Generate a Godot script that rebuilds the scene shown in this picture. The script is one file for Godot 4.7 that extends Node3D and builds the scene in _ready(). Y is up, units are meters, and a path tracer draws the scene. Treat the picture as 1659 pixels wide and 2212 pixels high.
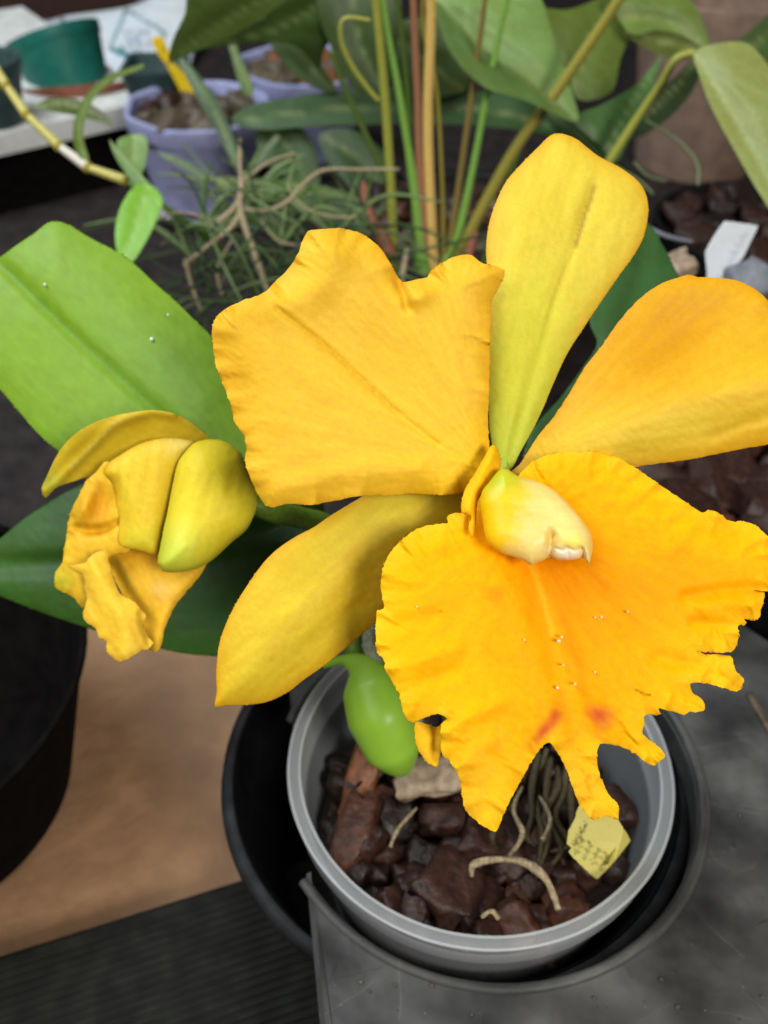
extends Node3D
# A yellow orchid in a clear pot on a potting bench. Units are metres, y is up.

const EYE := Vector3(0, 0.374, 0)
const PITCH := 42.0
const LENS := 23.05                     # mm on a 24 mm high sensor: 55 degrees upright
const FOCAL := 2124.6                   # the same in units of the survey drawing (1659 x 2212)
var fw := Vector3(0, -sin(deg_to_rad(PITCH)), -cos(deg_to_rad(PITCH)))
var upw := Vector3(0, cos(deg_to_rad(PITCH)), -sin(deg_to_rad(PITCH)))
var rng := RandomNumberGenerator.new()
var nz := FastNoiseLite.new()
var M := {}
var used := {}

# ---------------------------------------------------------------- survey: a sight line of the drawing and a distance give a place
func sight(x: float, y: float) -> Vector3:
	return fw + Vector3.RIGHT * ((x - 829.5) / FOCAL) + upw * ((1106.0 - y) / FOCAL)

func P(x: float, y: float, d: float) -> Vector3:
	return EYE + sight(x, y) * d

func G(x: float, y: float, h: float) -> Vector3:
	var r := sight(x, y)
	return EYE + r * ((h - EYE.y) / r.y)

func S(r: float, g: float, b: float) -> Color:
	return Color(r / 255.0, g / 255.0, b / 255.0).srgb_to_linear()

# ---------------------------------------------------------------- nodes
func numbered(called: String) -> String:
	if not used.has(called):
		used[called] = 0
		return called
	used[called] += 1
	return "%s_%03d" % [called, used[called]]

func thing(called: String, label: String, category: String, at: Vector3, group := "") -> Node3D:
	var o := Node3D.new()
	o.name = numbered(called)
	add_child(o)
	o.position = at
	tag(o, label, category, group)
	return o

func tag(o: Node, label: String, category := "", group := "", kind := "") -> void:
	if label: o.set_meta("label", label)
	if category: o.set_meta("category", category)
	if group: o.set_meta("group", group)
	if kind: o.set_meta("kind", kind)

# a mesh whose vertices are in world axes, put under a thing (offset by the thing's place) or under one of its parts
func part(parent: Node3D, called: String, mesh: Mesh, m: Material, label := "") -> MeshInstance3D:
	var o := MeshInstance3D.new()
	o.name = called
	o.mesh = mesh
	o.material_override = m
	parent.add_child(o, true)
	if parent.get_parent() == self:
		o.position = -parent.position
	if label: o.set_meta("label", label)
	return o

func single(called: String, mesh: Mesh, m: Material, label: String, category: String, group := "", kind := "") -> MeshInstance3D:
	var o := MeshInstance3D.new()
	o.name = numbered(called)
	o.mesh = mesh
	o.material_override = m
	add_child(o)
	tag(o, label, category, group, kind)
	return o

# ---------------------------------------------------------------- materials
func grain(freq: float, lo: float, hi: float, seed_: int, octaves := 4, size := 256) -> NoiseTexture2D:
	var n := FastNoiseLite.new()
	n.seed = seed_
	n.noise_type = FastNoiseLite.TYPE_SIMPLEX
	n.frequency = freq
	n.fractal_octaves = octaves
	var t := NoiseTexture2D.new()
	t.width = size
	t.height = size
	t.seamless = true
	t.noise = n
	var g := Gradient.new()
	g.set_color(0, Color(lo, lo, lo))
	g.set_color(1, Color(hi, hi, hi))
	t.color_ramp = g
	return t

# dull plastic: cloudy dust, pale scuffs and dark specks
func scuffed() -> ImageTexture:
	var n := FastNoiseLite.new()
	n.seed = 12
	n.frequency = 0.006
	n.fractal_octaves = 6
	var im := n.get_seamless_image(1024, 1024)
	im.convert(Image.FORMAT_RGB8)
	im.adjust_bcs(1.25, 0.38, 0.0)
	var g := RandomNumberGenerator.new()
	g.seed = 5
	for i in 420:
		var p := Vector2(g.randf(), g.randf()) * 1024.0
		var d := Vector2.from_angle(g.randf_range(-0.5, 0.5) + (1.3 if i % 4 == 0 else 0.0))
		var up := g.randf_range(0.03, 0.16) * (1.0 if i % 3 else -1.0)
		for k in g.randi_range(6, 90):
			p += d
			d = d.rotated(g.randf_range(-0.05, 0.05))
			var x := posmod(int(p.x), 1024)
			var y := posmod(int(p.y), 1024)
			var c := im.get_pixel(x, y)
			im.set_pixel(x, y, Color(c.r + up, c.g + up, c.b + up * 0.95))
	for i in 900:
		var x := g.randi() % 1022
		var y := g.randi() % 1022
		var v := 0.25 if i % 3 else 0.95
		im.set_pixel(x, y, Color(v, v * 0.97, v * 0.92))
		if i % 2: im.set_pixel(x + 1, y, Color(v, v * 0.97, v * 0.92))
	return ImageTexture.create_from_image(im)

func bumpy(freq: float, seed_: int, strength := 4.0) -> NoiseTexture2D:
	var n := FastNoiseLite.new()
	n.seed = seed_
	n.frequency = freq
	n.fractal_octaves = 4
	var t := NoiseTexture2D.new()
	t.width = 256
	t.height = 256
	t.seamless = true
	t.noise = n
	t.as_normal_map = true
	t.bump_strength = strength
	return t

func mat(c: Color, rough: float, opt := {}) -> StandardMaterial3D:
	var m := StandardMaterial3D.new()
	m.albedo_color = c.linear_to_srgb()
	m.roughness = rough
	m.metallic_specular = opt.get("spec", 0.4)
	if opt.get("vc", false): m.vertex_color_use_as_albedo = true
	if opt.has("tex") or opt.has("bump"):
		m.uv1_triplanar = true
		m.uv1_world_triplanar = true
		var k: float = opt.get("scale", 30.0)
		m.uv1_scale = Vector3(k, k, k)
	if opt.has("tex"): m.albedo_texture = opt.tex
	if opt.has("bump"):
		m.normal_enabled = true
		m.normal_texture = opt.bump
		m.normal_scale = opt.get("bs", 0.5)
	if opt.has("back"):
		m.backlight_enabled = true
		m.backlight = opt.back
	if opt.has("rim"):
		m.rim_enabled = true
		m.rim = opt.rim
		m.rim_tint = 0.6
	if opt.has("coat"):
		m.clearcoat_enabled = true
		m.clearcoat = opt.coat
		m.clearcoat_roughness = 0.25
	if opt.has("alpha"):
		m.transparency = BaseMaterial3D.TRANSPARENCY_ALPHA
		m.albedo_color.a = opt.alpha
	return m

# ---------------------------------------------------------------- shapes
func spline(o: Array, step: float, closed := true, round_ := 1.0) -> PackedVector2Array:
	var out := PackedVector2Array()
	var n := o.size()
	for i in (n if closed else n - 1):
		var a := Vector2(o[(i - 1 + n) % n][0], o[(i - 1 + n) % n][1])
		var b := Vector2(o[i][0], o[i][1])
		var c := Vector2(o[(i + 1) % n][0], o[(i + 1) % n][1])
		var d := Vector2(o[(i + 2) % n][0], o[(i + 2) % n][1])
		if not closed:
			if i == 0: a = b
			if i == n - 2: d = c
		var k := maxi(1, int(b.distance_to(c) / step))
		for j in k:
			var t := float(j) / k
			var h := b.cubic_interpolate(c, a, d, t)
			out.append(b.lerp(c, t).lerp(h, round_))
	if not closed: out.append(Vector2(o[n - 1][0], o[n - 1][1]))
	return out

func line_dist(p: Vector2, l: PackedVector2Array) -> float:
	var best := 1e9
	for i in l.size() - 1:
		best = minf(best, p.distance_squared_to(Geometry2D.get_closest_point_to_segment(p, l[i], l[i + 1])))
	return sqrt(best)

func finish(v: PackedVector3Array, ix: PackedInt32Array, col := PackedColorArray(), smooth := true) -> ArrayMesh:
	if not smooth:
		var v2 := PackedVector3Array()
		var c2 := PackedColorArray()
		for i in ix:
			v2.append(v[i])
			if col.size(): c2.append(col[i])
		v = v2
		col = c2
		ix = PackedInt32Array(range(v2.size()))
	var n := PackedVector3Array()
	n.resize(v.size())
	for i in range(0, ix.size(), 3):
		var a := v[ix[i]]
		var f := (v[ix[i + 2]] - a).cross(v[ix[i + 1]] - a)
		n[ix[i]] += f
		n[ix[i + 1]] += f
		n[ix[i + 2]] += f
	for i in n.size(): n[i] = n[i].normalized() if n[i].length_squared() > 0.0 else Vector3.UP
	var arr := []
	arr.resize(Mesh.ARRAY_MAX)
	arr[Mesh.ARRAY_VERTEX] = v
	arr[Mesh.ARRAY_NORMAL] = n
	if col.size(): arr[Mesh.ARRAY_COLOR] = col
	arr[Mesh.ARRAY_INDEX] = ix
	var m := ArrayMesh.new()
	m.add_surface_from_arrays(Mesh.PRIMITIVE_TRIANGLES, arr)
	return m

# A leaf, petal or sheet: an outline of survey points, its distance field (mean slope, folds, bumps, frills), a thickness, and colours, a few with shade painted in.
# q: d (distance at ref), ref, gx/gy (metres per 100 units), curl [mm, width], ruffle [mm, width, wavelength], lines [[points, width, mm]...], bumps [[x, y, rx, ry, turn, mm]...],
#    veins [angle, mm, across], dome [mm, width], back (dome share of the back), thick (mm), cell, jag; col, edge [colour, width], spots [[x, y, rx, ry, turn, colour, amount]...], strokes [[points, width, colour, amount]...], streak
func sheet(o: Array, q: Dictionary) -> ArrayMesh:
	var cell: float = q.get("cell", 8.0)
	var outline := spline(o, q.get("step", 9.0), true, q.get("round", 1.0))
	var jag: float = q.get("jag", 0.0)
	if jag > 0.0:
		for i in outline.size():
			var p := outline[i]
			outline[i] = p + Vector2(nz.get_noise_2d(p.x * 9.0, p.y * 9.0 + 50.0), nz.get_noise_2d(p.x * 9.0 + 99.0, p.y * 9.0)) * jag
	var m := outline.size()
	var arc := PackedFloat32Array()
	var run := 0.0
	for i in m:
		arc.append(run)
		run += outline[i].distance_to(outline[(i + 1) % m])
	var lo := outline[0]
	var hi := outline[0]
	for p in outline:
		lo = lo.min(p)
		hi = hi.max(p)
	var nx := int(ceil((hi.x - lo.x) / cell)) + 1
	var ny := int(ceil((hi.y - lo.y) / cell)) + 1
	lo -= Vector2(cell, cell) * 0.37
	# distance of the grid nodes to the outline
	var inside := PackedByteArray()
	var far_ := PackedFloat32Array()
	for j in ny + 1:
		for i in nx + 1:
			var p := lo + Vector2(i, j) * cell
			inside.append(1 if Geometry2D.is_point_in_polygon(p, outline) else 0)
			far_.append(-1.0)
	var pts: Array[Vector2] = []
	var key := {}
	var ix := PackedInt32Array()
	for j in ny:
		for i in nx:
			var a := j * (nx + 1) + i
			var s := inside[a] + inside[a + 1] + inside[a + nx + 1] + inside[a + nx + 2]
			var p := lo + Vector2(i, j) * cell
			var quad := PackedVector2Array([p, p + Vector2(cell, 0), p + Vector2(cell, cell), p + Vector2(0, cell)])
			var crossed := false
			if s == 0 or s == 4:
				for k in m:
					var b := outline[k]
					if b.x > p.x - 0.01 and b.x < p.x + cell + 0.01 and b.y > p.y - 0.01 and b.y < p.y + cell + 0.01:
						crossed = true
						break
				if s == 0 and not crossed: continue
			var polys: Array = [quad] if s == 4 and not crossed else Geometry2D.intersect_polygons(quad, outline)
			for poly: PackedVector2Array in polys:
				if Geometry2D.is_polygon_clockwise(poly): poly.reverse()
				var ids := PackedInt32Array()
				for w in poly:
					var kk := Vector2i((w * 50.0).round())
					if not key.has(kk):
						key[kk] = pts.size()
						pts.append(w)
					ids.append(key[kk])
				var tri := PackedInt32Array([0, 1, 2, 0, 2, 3]) if poly.size() == 4 and s == 4 and not crossed else Geometry2D.triangulate_polygon(poly)
				for t in range(0, tri.size(), 3):
					var x := ids[tri[t]]
					var y := ids[tri[t + 1]]
					var z := ids[tri[t + 2]]
					if x == y or y == z or x == z: continue
					if (pts[y] - pts[x]).cross(pts[z] - pts[x]) < 0.0:
						ix.append_array([x, z, y])
					else:
						ix.append_array([x, y, z])
	# distance field
	var lines: Array = []
	for l in q.get("lines", []): lines.append([spline(l[0], 14.0, false), l[1], l[2]])
	var strokes: Array = []
	for l in q.get("strokes", []): strokes.append([spline(l[0], 14.0, false), l[1], l[2], l[3]])
	var ref: Array = q.ref
	var curl: Array = q.get("curl", [0.0, 1.0])
	var dome: Array = q.get("dome", [0.0, 1.0])
	var ruf: Array = q.get("ruffle", [0.0, 1.0, 1.0])
	var vein: Array = q.get("veins", [0.0, 0.0, 20.0])
	var va := Vector2.from_angle(deg_to_rad(vein[0]))
	var thick: float = q.get("thick", 0.8) * 0.001
	var n := pts.size()
	var v := PackedVector3Array()
	var vb := PackedVector3Array()
	var col := PackedColorArray()
	var th := PackedFloat32Array()
	var base: Color = q.get("col", Color(0.5, 0.5, 0.5))
	var edge: Array = q.get("edge", [base, 0.0])
	var streak: float = q.get("streak", 0.08)
	var fine: float = q.get("fine", 1.0)
	for p in pts:
		var best := 1e9
		var at := 0
		for k in m:
			var c := Geometry2D.get_closest_point_to_segment(p, outline[k], outline[(k + 1) % m])
			var dd := p.distance_squared_to(c)
			if dd < best:
				best = dd
				at = k
		var e := sqrt(best)
		var s: float = arc[at] + outline[at].distance_to(p) * 0.3
		var h := 0.0
		h += curl[0] * exp(-e / curl[1])
		if dome[0] != 0.0:
			var t := clampf(1.0 - e / dome[1], 0.0, 1.0)
			h += dome[0] * sqrt(1.0 - t * t)
		if ruf[0] != 0.0:
			var ph := nz.get_noise_1d(s * 0.6) * 3.0
			h += ruf[0] * exp(-e / ruf[1]) * (sin(TAU * s / ruf[2] + ph) + 0.4 * sin(TAU * s / (ruf[2] * 0.43) + 1.7 * ph))
		for l in lines:
			var dl := line_dist(p, l[0])
			if dl < l[1] * 3.0: h += l[2] * exp(-dl * dl / (l[1] * l[1]))
		for b in q.get("bumps", []):
			var r := (p - Vector2(b[0], b[1])).rotated(-deg_to_rad(b[4]))
			var k2: float = (r.x / b[2]) ** 2 + (r.y / b[3]) ** 2
			if k2 < 9.0: h += b[5] * exp(-k2)
		var along := p.dot(va)
		var across := p.dot(va.orthogonal())
		if q.has("fan"):                       # veins that spread from the base
			var r := p - Vector2(q.fan[0], q.fan[1])
			across = r.angle() * q.fan[2]
			along = r.length()
		var vn := nz.get_noise_2d(across / vein[2] * 40.0, along * 0.35)
		var vn2 := nz.get_noise_2d(across / vein[2] * 110.0 + 300.0, along * 0.7)
		h += vein[1] * (vn + 0.45 * vn2) * minf(1.0, e / 12.0)
		h += fine * 0.10 * nz.get_noise_2d(p.x * 4.0, p.y * 4.0)
		var d: float = q.d + (q.get("gx", 0.0) * (p.x - ref[0]) + q.get("gy", 0.0) * (p.y - ref[1])) * 0.01
		v.append(P(p.x, p.y, d - h * 0.001))
		if q.has("back"): vb.append(P(p.x, p.y, d + (dome[0] * q.back * sqrt(1.0 - pow(clampf(1.0 - e / dome[1], 0.0, 1.0), 2.0)) + 0.2) * 0.001))
		th.append(thick * (0.35 + 0.65 * smoothstep(0.0, 9.0, e)))
		# pigment; a few spots are painted shade or highlights
		var c := base
		if edge[1] > 0.0: c = c.lerp(edge[0], exp(-e / edge[1]))
		for sp in q.get("spots", []):
			var r2 := (p - Vector2(sp[0], sp[1])).rotated(-deg_to_rad(sp[4]))
			var k3: float = (r2.x / sp[2]) ** 2 + (r2.y / sp[3]) ** 2
			k3 *= 1.0 + 0.5 * nz.get_noise_2d(p.x * 2.5, p.y * 2.5)
			if k3 < 6.0: c = c.lerp(sp[5], sp[6] * exp(-pow(k3, sp[7] if sp.size() > 7 else 1.0)))
		for l in strokes:
			var ds := line_dist(p, l[0]) + 3.0 * nz.get_noise_2d(p.x * 8.0, p.y * 8.0)
			if ds < l[1] * 2.5: c = c.lerp(l[2], l[3] * exp(-ds * ds / (l[1] * l[1])))
		if q.has("vein_gap"):
			var wv: float = across / q.vein_gap + 1.1 * nz.get_noise_2d(across * 2.0, along * 0.8) + 0.35 * sin(along * 0.02)
			var fr := absf(wv - floorf(wv) - 0.5)
			c = c.lerp(Color(c.r * 0.92, c.g * 0.82, c.b * 0.5), q.get("vein_ink", 0.3) * exp(-fr * fr / 0.012) * clampf(0.5 + 1.6 * nz.get_noise_2d(p.x * 1.6 + 70.0, p.y * 1.6), 0.0, 1.0))
		var k := 1.0 + streak * (vn * 0.9 + vn2 * 0.8 + 0.7 * nz.get_noise_2d(p.x * 7.0, p.y * 7.0) + 0.6 * nz.get_noise_2d(p.x * 0.7 + 500.0, p.y * 0.7))
		col.append(Color(c.r * lerpf(1.0, k, 0.6), c.g * k, c.b * k * k))
	# the front face, the back face and the rim that joins them
	var nn := PackedVector3Array()
	nn.resize(n)
	var edges := {}
	for t in range(0, ix.size(), 3):
		var a := v[ix[t]]
		var f := (v[ix[t + 1]] - a).cross(v[ix[t + 2]] - a)
		for k in 3:
			nn[ix[t + k]] += f
			var e1 := ix[t + k]
			var e2 := ix[t + (k + 1) % 3]
			if edges.has(Vector2i(e2, e1)): edges.erase(Vector2i(e2, e1))
			else: edges[Vector2i(e1, e2)] = true
	var all := v.duplicate()
	var ac := col.duplicate()
	for i in n:
		var f := nn[i].normalized()
		if f.dot(sight(pts[i].x, pts[i].y)) < 0.0: f = -f
		all.append(vb[i] if q.has("back") else v[i] + f * th[i])
		ac.append(col[i] if not q.has("under") else q.under)
	var ia := ix.duplicate()
	for t in range(0, ix.size(), 3): ia.append_array([ix[t] + n, ix[t + 2] + n, ix[t + 1] + n])
	for e in edges: ia.append_array([e.x, e.x + n, e.y + n, e.x, e.y + n, e.y])
	return finish(all, ia, ac)

func curve3(a: Array, per := 8) -> PackedVector3Array:
	var out := PackedVector3Array()
	var n := a.size()
	for i in n - 1:
		for j in per:
			out.append(a[i].cubic_interpolate(a[i + 1], a[maxi(i - 1, 0)], a[mini(i + 2, n - 1)], float(j) / per))
	out.append(a[n - 1])
	return out

# a stem: points and radii (mm)
func tube(a: Array, r: Array, sides := 10, wob := 0.0, per := 8) -> ArrayMesh:
	var p := curve3(a, per)
	var v := PackedVector3Array()
	var ix := PackedInt32Array()
	var n := p.size()
	var prev := Vector3.ZERO
	for i in n:
		var d := (p[mini(i + 1, n - 1)] - p[maxi(i - 1, 0)]).normalized()
		var x := prev - d * prev.dot(d)
		if x.length() < 0.1: x = d.cross(Vector3.UP if absf(d.y) < 0.9 else Vector3.RIGHT)
		x = x.normalized()
		prev = x
		var y := d.cross(x)
		var t := float(i) / (n - 1) * (r.size() - 1)
		var k := mini(int(t), r.size() - 2)
		var rad: float = lerpf(r[k], r[k + 1], t - k) * 0.001
		for j in sides:
			var g := TAU * j / sides
			var w := 1.0 + wob * nz.get_noise_3d(p[i].x * 4000.0 + cos(g) * 40.0, p[i].y * 4000.0 + sin(g) * 40.0, p[i].z * 4000.0)
			v.append(p[i] + (x * cos(g) + y * sin(g)) * rad * w)
	for i in n - 1:
		for j in sides:
			var b := i * sides + j
			var c := i * sides + (j + 1) % sides
			ix.append_array([b, c, b + sides, c, c + sides, b + sides])
	for e in [0, n - 1]:
		var c := v.size()
		v.append(p[e])
		for j in sides:
			if e == 0: ix.append_array([c, (j + 1) % sides, j])
			else: ix.append_array([c, e * sides + j, e * sides + (j + 1) % sides])
	return finish(v, ix)

# a stem through survey points [x, y, distance], with widths in survey units
func stem(a: Array, w: Array, sides := 10, wob := 0.0) -> ArrayMesh:
	var pts: Array = []
	for q in a: pts.append(P(q[0], q[1], q[2]))
	var r: Array = []
	for i in w.size():
		var k: float = float(i) / (w.size() - 1) * (a.size() - 1)
		var d: float = lerpf(a[int(k)][2], a[mini(int(k) + 1, a.size() - 1)][2], k - int(k))
		r.append(w[i] * 0.5 * d / FOCAL * 1000.0)
	return tube(pts, r, sides, wob)

# turned shape: [radius, height] in metres about an upright axis
func lathe(c: Vector3, prof: Array, seg := 72, corners := 0) -> ArrayMesh:
	var v := PackedVector3Array()
	var ix := PackedInt32Array()
	for q in prof:
		for j in seg:
			var g := TAU * j / seg
			v.append(c + Vector3(cos(g) * q[0], q[1], sin(g) * q[0]))
	for i in prof.size() - 1:
		for j in seg:
			var a := i * seg + j
			var b := i * seg + (j + 1) % seg
			ix.append_array([a, a + seg, b, b, a + seg, b + seg])
	return finish(v, ix)

# closed outline (x, z in metres) between two heights, with bevelled top edge
func slab(o: PackedVector2Array, y0: float, y1: float, bevel := 0.001) -> ArrayMesh:
	var v := PackedVector3Array()
	var ix := PackedInt32Array()
	var n := o.size()
	if Geometry2D.is_polygon_clockwise(o): o.reverse()
	var ins: Array = Geometry2D.offset_polygon(o, -bevel * 1.0)
	var tri := Geometry2D.triangulate_polygon(o)
	var cen := Vector2.ZERO
	for p in o: cen += p / n
	var shr := PackedVector2Array()
	for i in n:
		var t := (o[(i + 1) % n] - o[(i - 1 + n) % n]).normalized()
		shr.append(o[i] + Vector2(-t.y, t.x) * bevel)
	for p in shr: v.append(Vector3(p.x, y1, p.y))
	for p in o: v.append(Vector3(p.x, y1 - bevel, p.y))
	for p in o: v.append(Vector3(p.x, y0, p.y))
	for i in range(0, tri.size(), 3): ix.append_array([tri[i], tri[i + 1], tri[i + 2], tri[i] + 2 * n, tri[i + 2] + 2 * n, tri[i + 1] + 2 * n])
	for i in n:
		var j := (i + 1) % n
		for k in [0, n]: ix.append_array([i + k, j + k, i + k + n, j + k, j + k + n, i + k + n])
	return finish(v, ix, PackedColorArray(), false)

# a lump of bark: a box whose faces are split, pushed about and flattened
func chunk(seed_: int) -> ArrayMesh:
	var v := PackedVector3Array()
	var ix := PackedInt32Array()
	var key := {}
	var k := 4
	for f in 6:
		var ax := Vector3([1, -1, 0, 0, 0, 0][f], [0, 0, 1, -1, 0, 0][f], [0, 0, 0, 0, 1, -1][f])
		var u := Vector3(ax.y, ax.z, ax.x)
		var w := ax.cross(u)
		for i in k:
			for j in k:
				var ids := []
				for c in [[0, 0], [1, 0], [1, 1], [0, 1]]:
					var p: Vector3 = ax + u * (2.0 * (i + c[0]) / k - 1.0) + w * (2.0 * (j + c[1]) / k - 1.0)
					var kk := Vector3i((p * 100.0).round())
					if not key.has(kk):
						key[kk] = v.size()
						var r: Vector3 = p.lerp(p.normalized() * 1.25, 0.35)
						r += Vector3(nz.get_noise_3d(p.x * 70.0 + seed_ * 90.0, p.y * 70.0, p.z * 70.0), nz.get_noise_3d(p.x * 70.0, p.y * 70.0 + seed_ * 90.0, p.z * 70.0), nz.get_noise_3d(p.x * 70.0, p.y * 70.0, p.z * 70.0 + seed_ * 90.0)) * 0.5
						v.append(r * 0.5)
					ids.append(key[kk])
				ix.append_array([ids[0], ids[1], ids[2], ids[0], ids[2], ids[3]])
	return finish(v, ix)

func place_chunk(called: String, mesh: Mesh, m: Material, at: Vector3, size: Vector3, rot: Vector3, label: String, group: String) -> void:
	var o := MeshInstance3D.new()
	o.name = numbered(called)
	o.mesh = mesh
	o.material_override = m
	add_child(o)
	o.position = at
	o.rotation = rot
	o.scale = size
	tag(o, label, "pebble" if called == "pebble" else "bark", group)

func ring_at(c: Vector3, r: float, n := 48, from := 0.0, to := TAU) -> Array:
	var a: Array = []
	for i in n + 1:
		var g := lerpf(from, to, float(i) / n)
		a.append(c + Vector3(cos(g) * r, 0, sin(g) * r))
	return a

# ================================================================ the scene
func _ready() -> void:
	rng.seed = 7
	nz.seed = 3
	nz.noise_type = FastNoiseLite.TYPE_SIMPLEX
	nz.frequency = 0.01
	nz.fractal_octaves = 3
	camera_and_light()
	materials()
	bench()
	clear_pot()
	main_orchid()
	behind_left()
	behind_middle()
	behind_right()

func camera_and_light() -> void:
	var cam := Camera3D.new()
	cam.name = "camera"
	add_child(cam)
	cam.look_at_from_position(EYE, EYE + fw, Vector3.UP)
	var ca := CameraAttributesPhysical.new()
	ca.frustum_focal_length = LENS
	ca.frustum_focus_distance = 0.214
	ca.frustum_near = 0.02
	ca.frustum_far = 20.0
	ca.exposure_aperture = 10.5
	cam.attributes = ca
	cam.current = true
	var we := WorldEnvironment.new()
	var e := Environment.new()
	e.background_mode = Environment.BG_COLOR
	e.background_color = Color(0.075, 0.078, 0.083).linear_to_srgb()
	e.tonemap_mode = Environment.TONE_MAPPER_LINEAR
	e.tonemap_exposure = 0.9
	e.sdfgi_enabled = true
	e.ssao_enabled = true
	e.ssil_enabled = true
	we.environment = e
	add_child(we)
	# the lamp over the potter's right shoulder
	lamp("lamp_over_bench", Vector3(0.46, 0.84, 0.58), Vector3(0.02, 0.17, -0.18), Vector2(0.30, 0.30), Color(1.0, 0.985, 0.95), 1.1)
	# added soft fill from the left to brighten the shaded parts
	lamp("added_left_fill", Vector3(-0.5, 1.1, 0.4), Vector3(-0.05, 0.15, -0.2), Vector2(0.7, 0.7), Color(1.0, 0.985, 0.95), 0.7)
	# added light in place of far-bench daylight, set to brighten the pot fronts
	lamp("added_far_light", Vector3(-0.6, 1.1, -0.5), Vector3(-0.15, 0.1, -0.85), Vector2(0.7, 0.7), Color(0.93, 0.97, 1.0), 1.6)

func lamp(called: String, at: Vector3, to: Vector3, size: Vector2, c: Color, energy: float) -> void:
	var l := AreaLight3D.new()
	l.name = called
	add_child(l)
	l.look_at_from_position(at, to, Vector3.UP)
	l.area_size = size
	l.light_color = c
	l.light_energy = energy
	l.area_range = 8.0
	l.area_attenuation = 2.0
	l.shadow_enabled = true

func materials() -> void:
	var g1 := grain(0.05, 0.82, 1.0, 1)
	var g2 := grain(0.02, 0.55, 1.0, 2, 5)
	var b1 := bumpy(0.06, 4, 3.0)
	var b2 := bumpy(0.03, 5, 8.0)
	M.petal = mat(Color(1, 1, 1), 0.55, {"vc": true, "bump": b1, "scale": 140.0, "bs": 0.14, "spec": 0.3, "back": Color(0.28, 0.22, 0.03), "tex": grain(0.09, 0.9, 1.0, 9)})
	M.lip = mat(Color(1, 1, 1), 0.6, {"vc": true, "bump": b1, "scale": 140.0, "bs": 0.12, "spec": 0.2, "back": Color(0.32, 0.18, 0.0), "tex": grain(0.09, 0.9, 1.0, 9)})
	M.column = mat(Color(1, 1, 1), 0.38, {"vc": true, "bump": b1, "scale": 110.0, "bs": 0.2, "spec": 0.4})
	M.leaf = mat(Color(1, 1, 1), 0.46, {"vc": true, "bump": b1, "scale": 25.0, "bs": 0.06, "spec": 0.32, "tex": grain(0.02, 0.92, 1.0, 8), "back": Color(0.05, 0.08, 0.01)})
	M.softleaf = mat(Color(1, 1, 1), 0.45, {"vc": true, "bump": b1, "scale": 40.0, "bs": 0.25, "spec": 0.4, "tex": g1, "back": Color(0.06, 0.10, 0.01)})
	M.bulb = mat(S(150, 194, 58), 0.36, {"bump": b1, "scale": 20.0, "bs": 0.05, "spec": 0.45, "tex": grain(0.02, 0.94, 1.0, 8)})
	M.drop = mat(S(245, 248, 245), 0.12, {"spec": 0.8})  # opaque white stands in for the glints on the drops
	M.clear = mat(S(212, 216, 220), 0.34, {"alpha": 0.14, "spec": 0.5})
	M.clear_rim = mat(S(214, 217, 220), 0.36, {"alpha": 0.25, "spec": 0.5})
	M.clear_edge = mat(S(222, 226, 228), 0.34, {"alpha": 0.28, "spec": 0.5})
	M.tray = mat(S(134, 133, 131), 0.5, {"tex": scuffed(), "bump": b2, "scale": 4.0, "bs": 0.25, "spec": 0.35})
	M.cupdark = mat(S(46, 46, 48), 0.65, {"tex": g2, "scale": 14.0, "spec": 0.3})
	M.matte = mat(S(24, 21, 20), 0.9, {"tex": g2, "scale": 14.0, "spec": 0.15})
	M.black = mat(S(30, 31, 33), 0.5, {"tex": g2, "scale": 14.0, "spec": 0.3})
	M.liner = mat(S(54, 44, 42), 0.75, {"tex": g2, "scale": 6.0, "bump": b2, "bs": 0.3})
	M.board = mat(S(172, 132, 98), 0.65, {"tex": grain(0.01, 0.84, 1.0, 17, 6, 512), "scale": 5.0, "bump": b1, "bs": 0.25})
	M.rib = mat(S(36, 37, 32), 0.75, {"tex": g2, "scale": 12.0, "spec": 0.3})
	M.soil = mat(S(38, 26, 20), 0.9, {"tex": g2, "scale": 60.0, "bump": b2, "bs": 1.0})
	for q in [["bark", S(74, 45, 34)], ["bark_dark", S(48, 32, 26)], ["bark_red", S(98, 58, 41)], ["bark_orange", S(150, 92, 54)], ["bark_pale", S(196, 172, 144)], ["bark_grey", S(120, 104, 84)]]:
		M[q[0]] = mat(q[1], 0.5, {"tex": g2, "scale": 32.0, "bump": b2, "bs": 0.45, "spec": 0.45})
	M.root = mat(S(190, 168, 132), 0.75, {"tex": g2, "scale": 90.0, "bump": b2, "bs": 0.6})
	M.root_green = mat(S(90, 80, 54), 0.75, {"tex": g2, "scale": 90.0, "bump": b2, "bs": 0.6})

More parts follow.
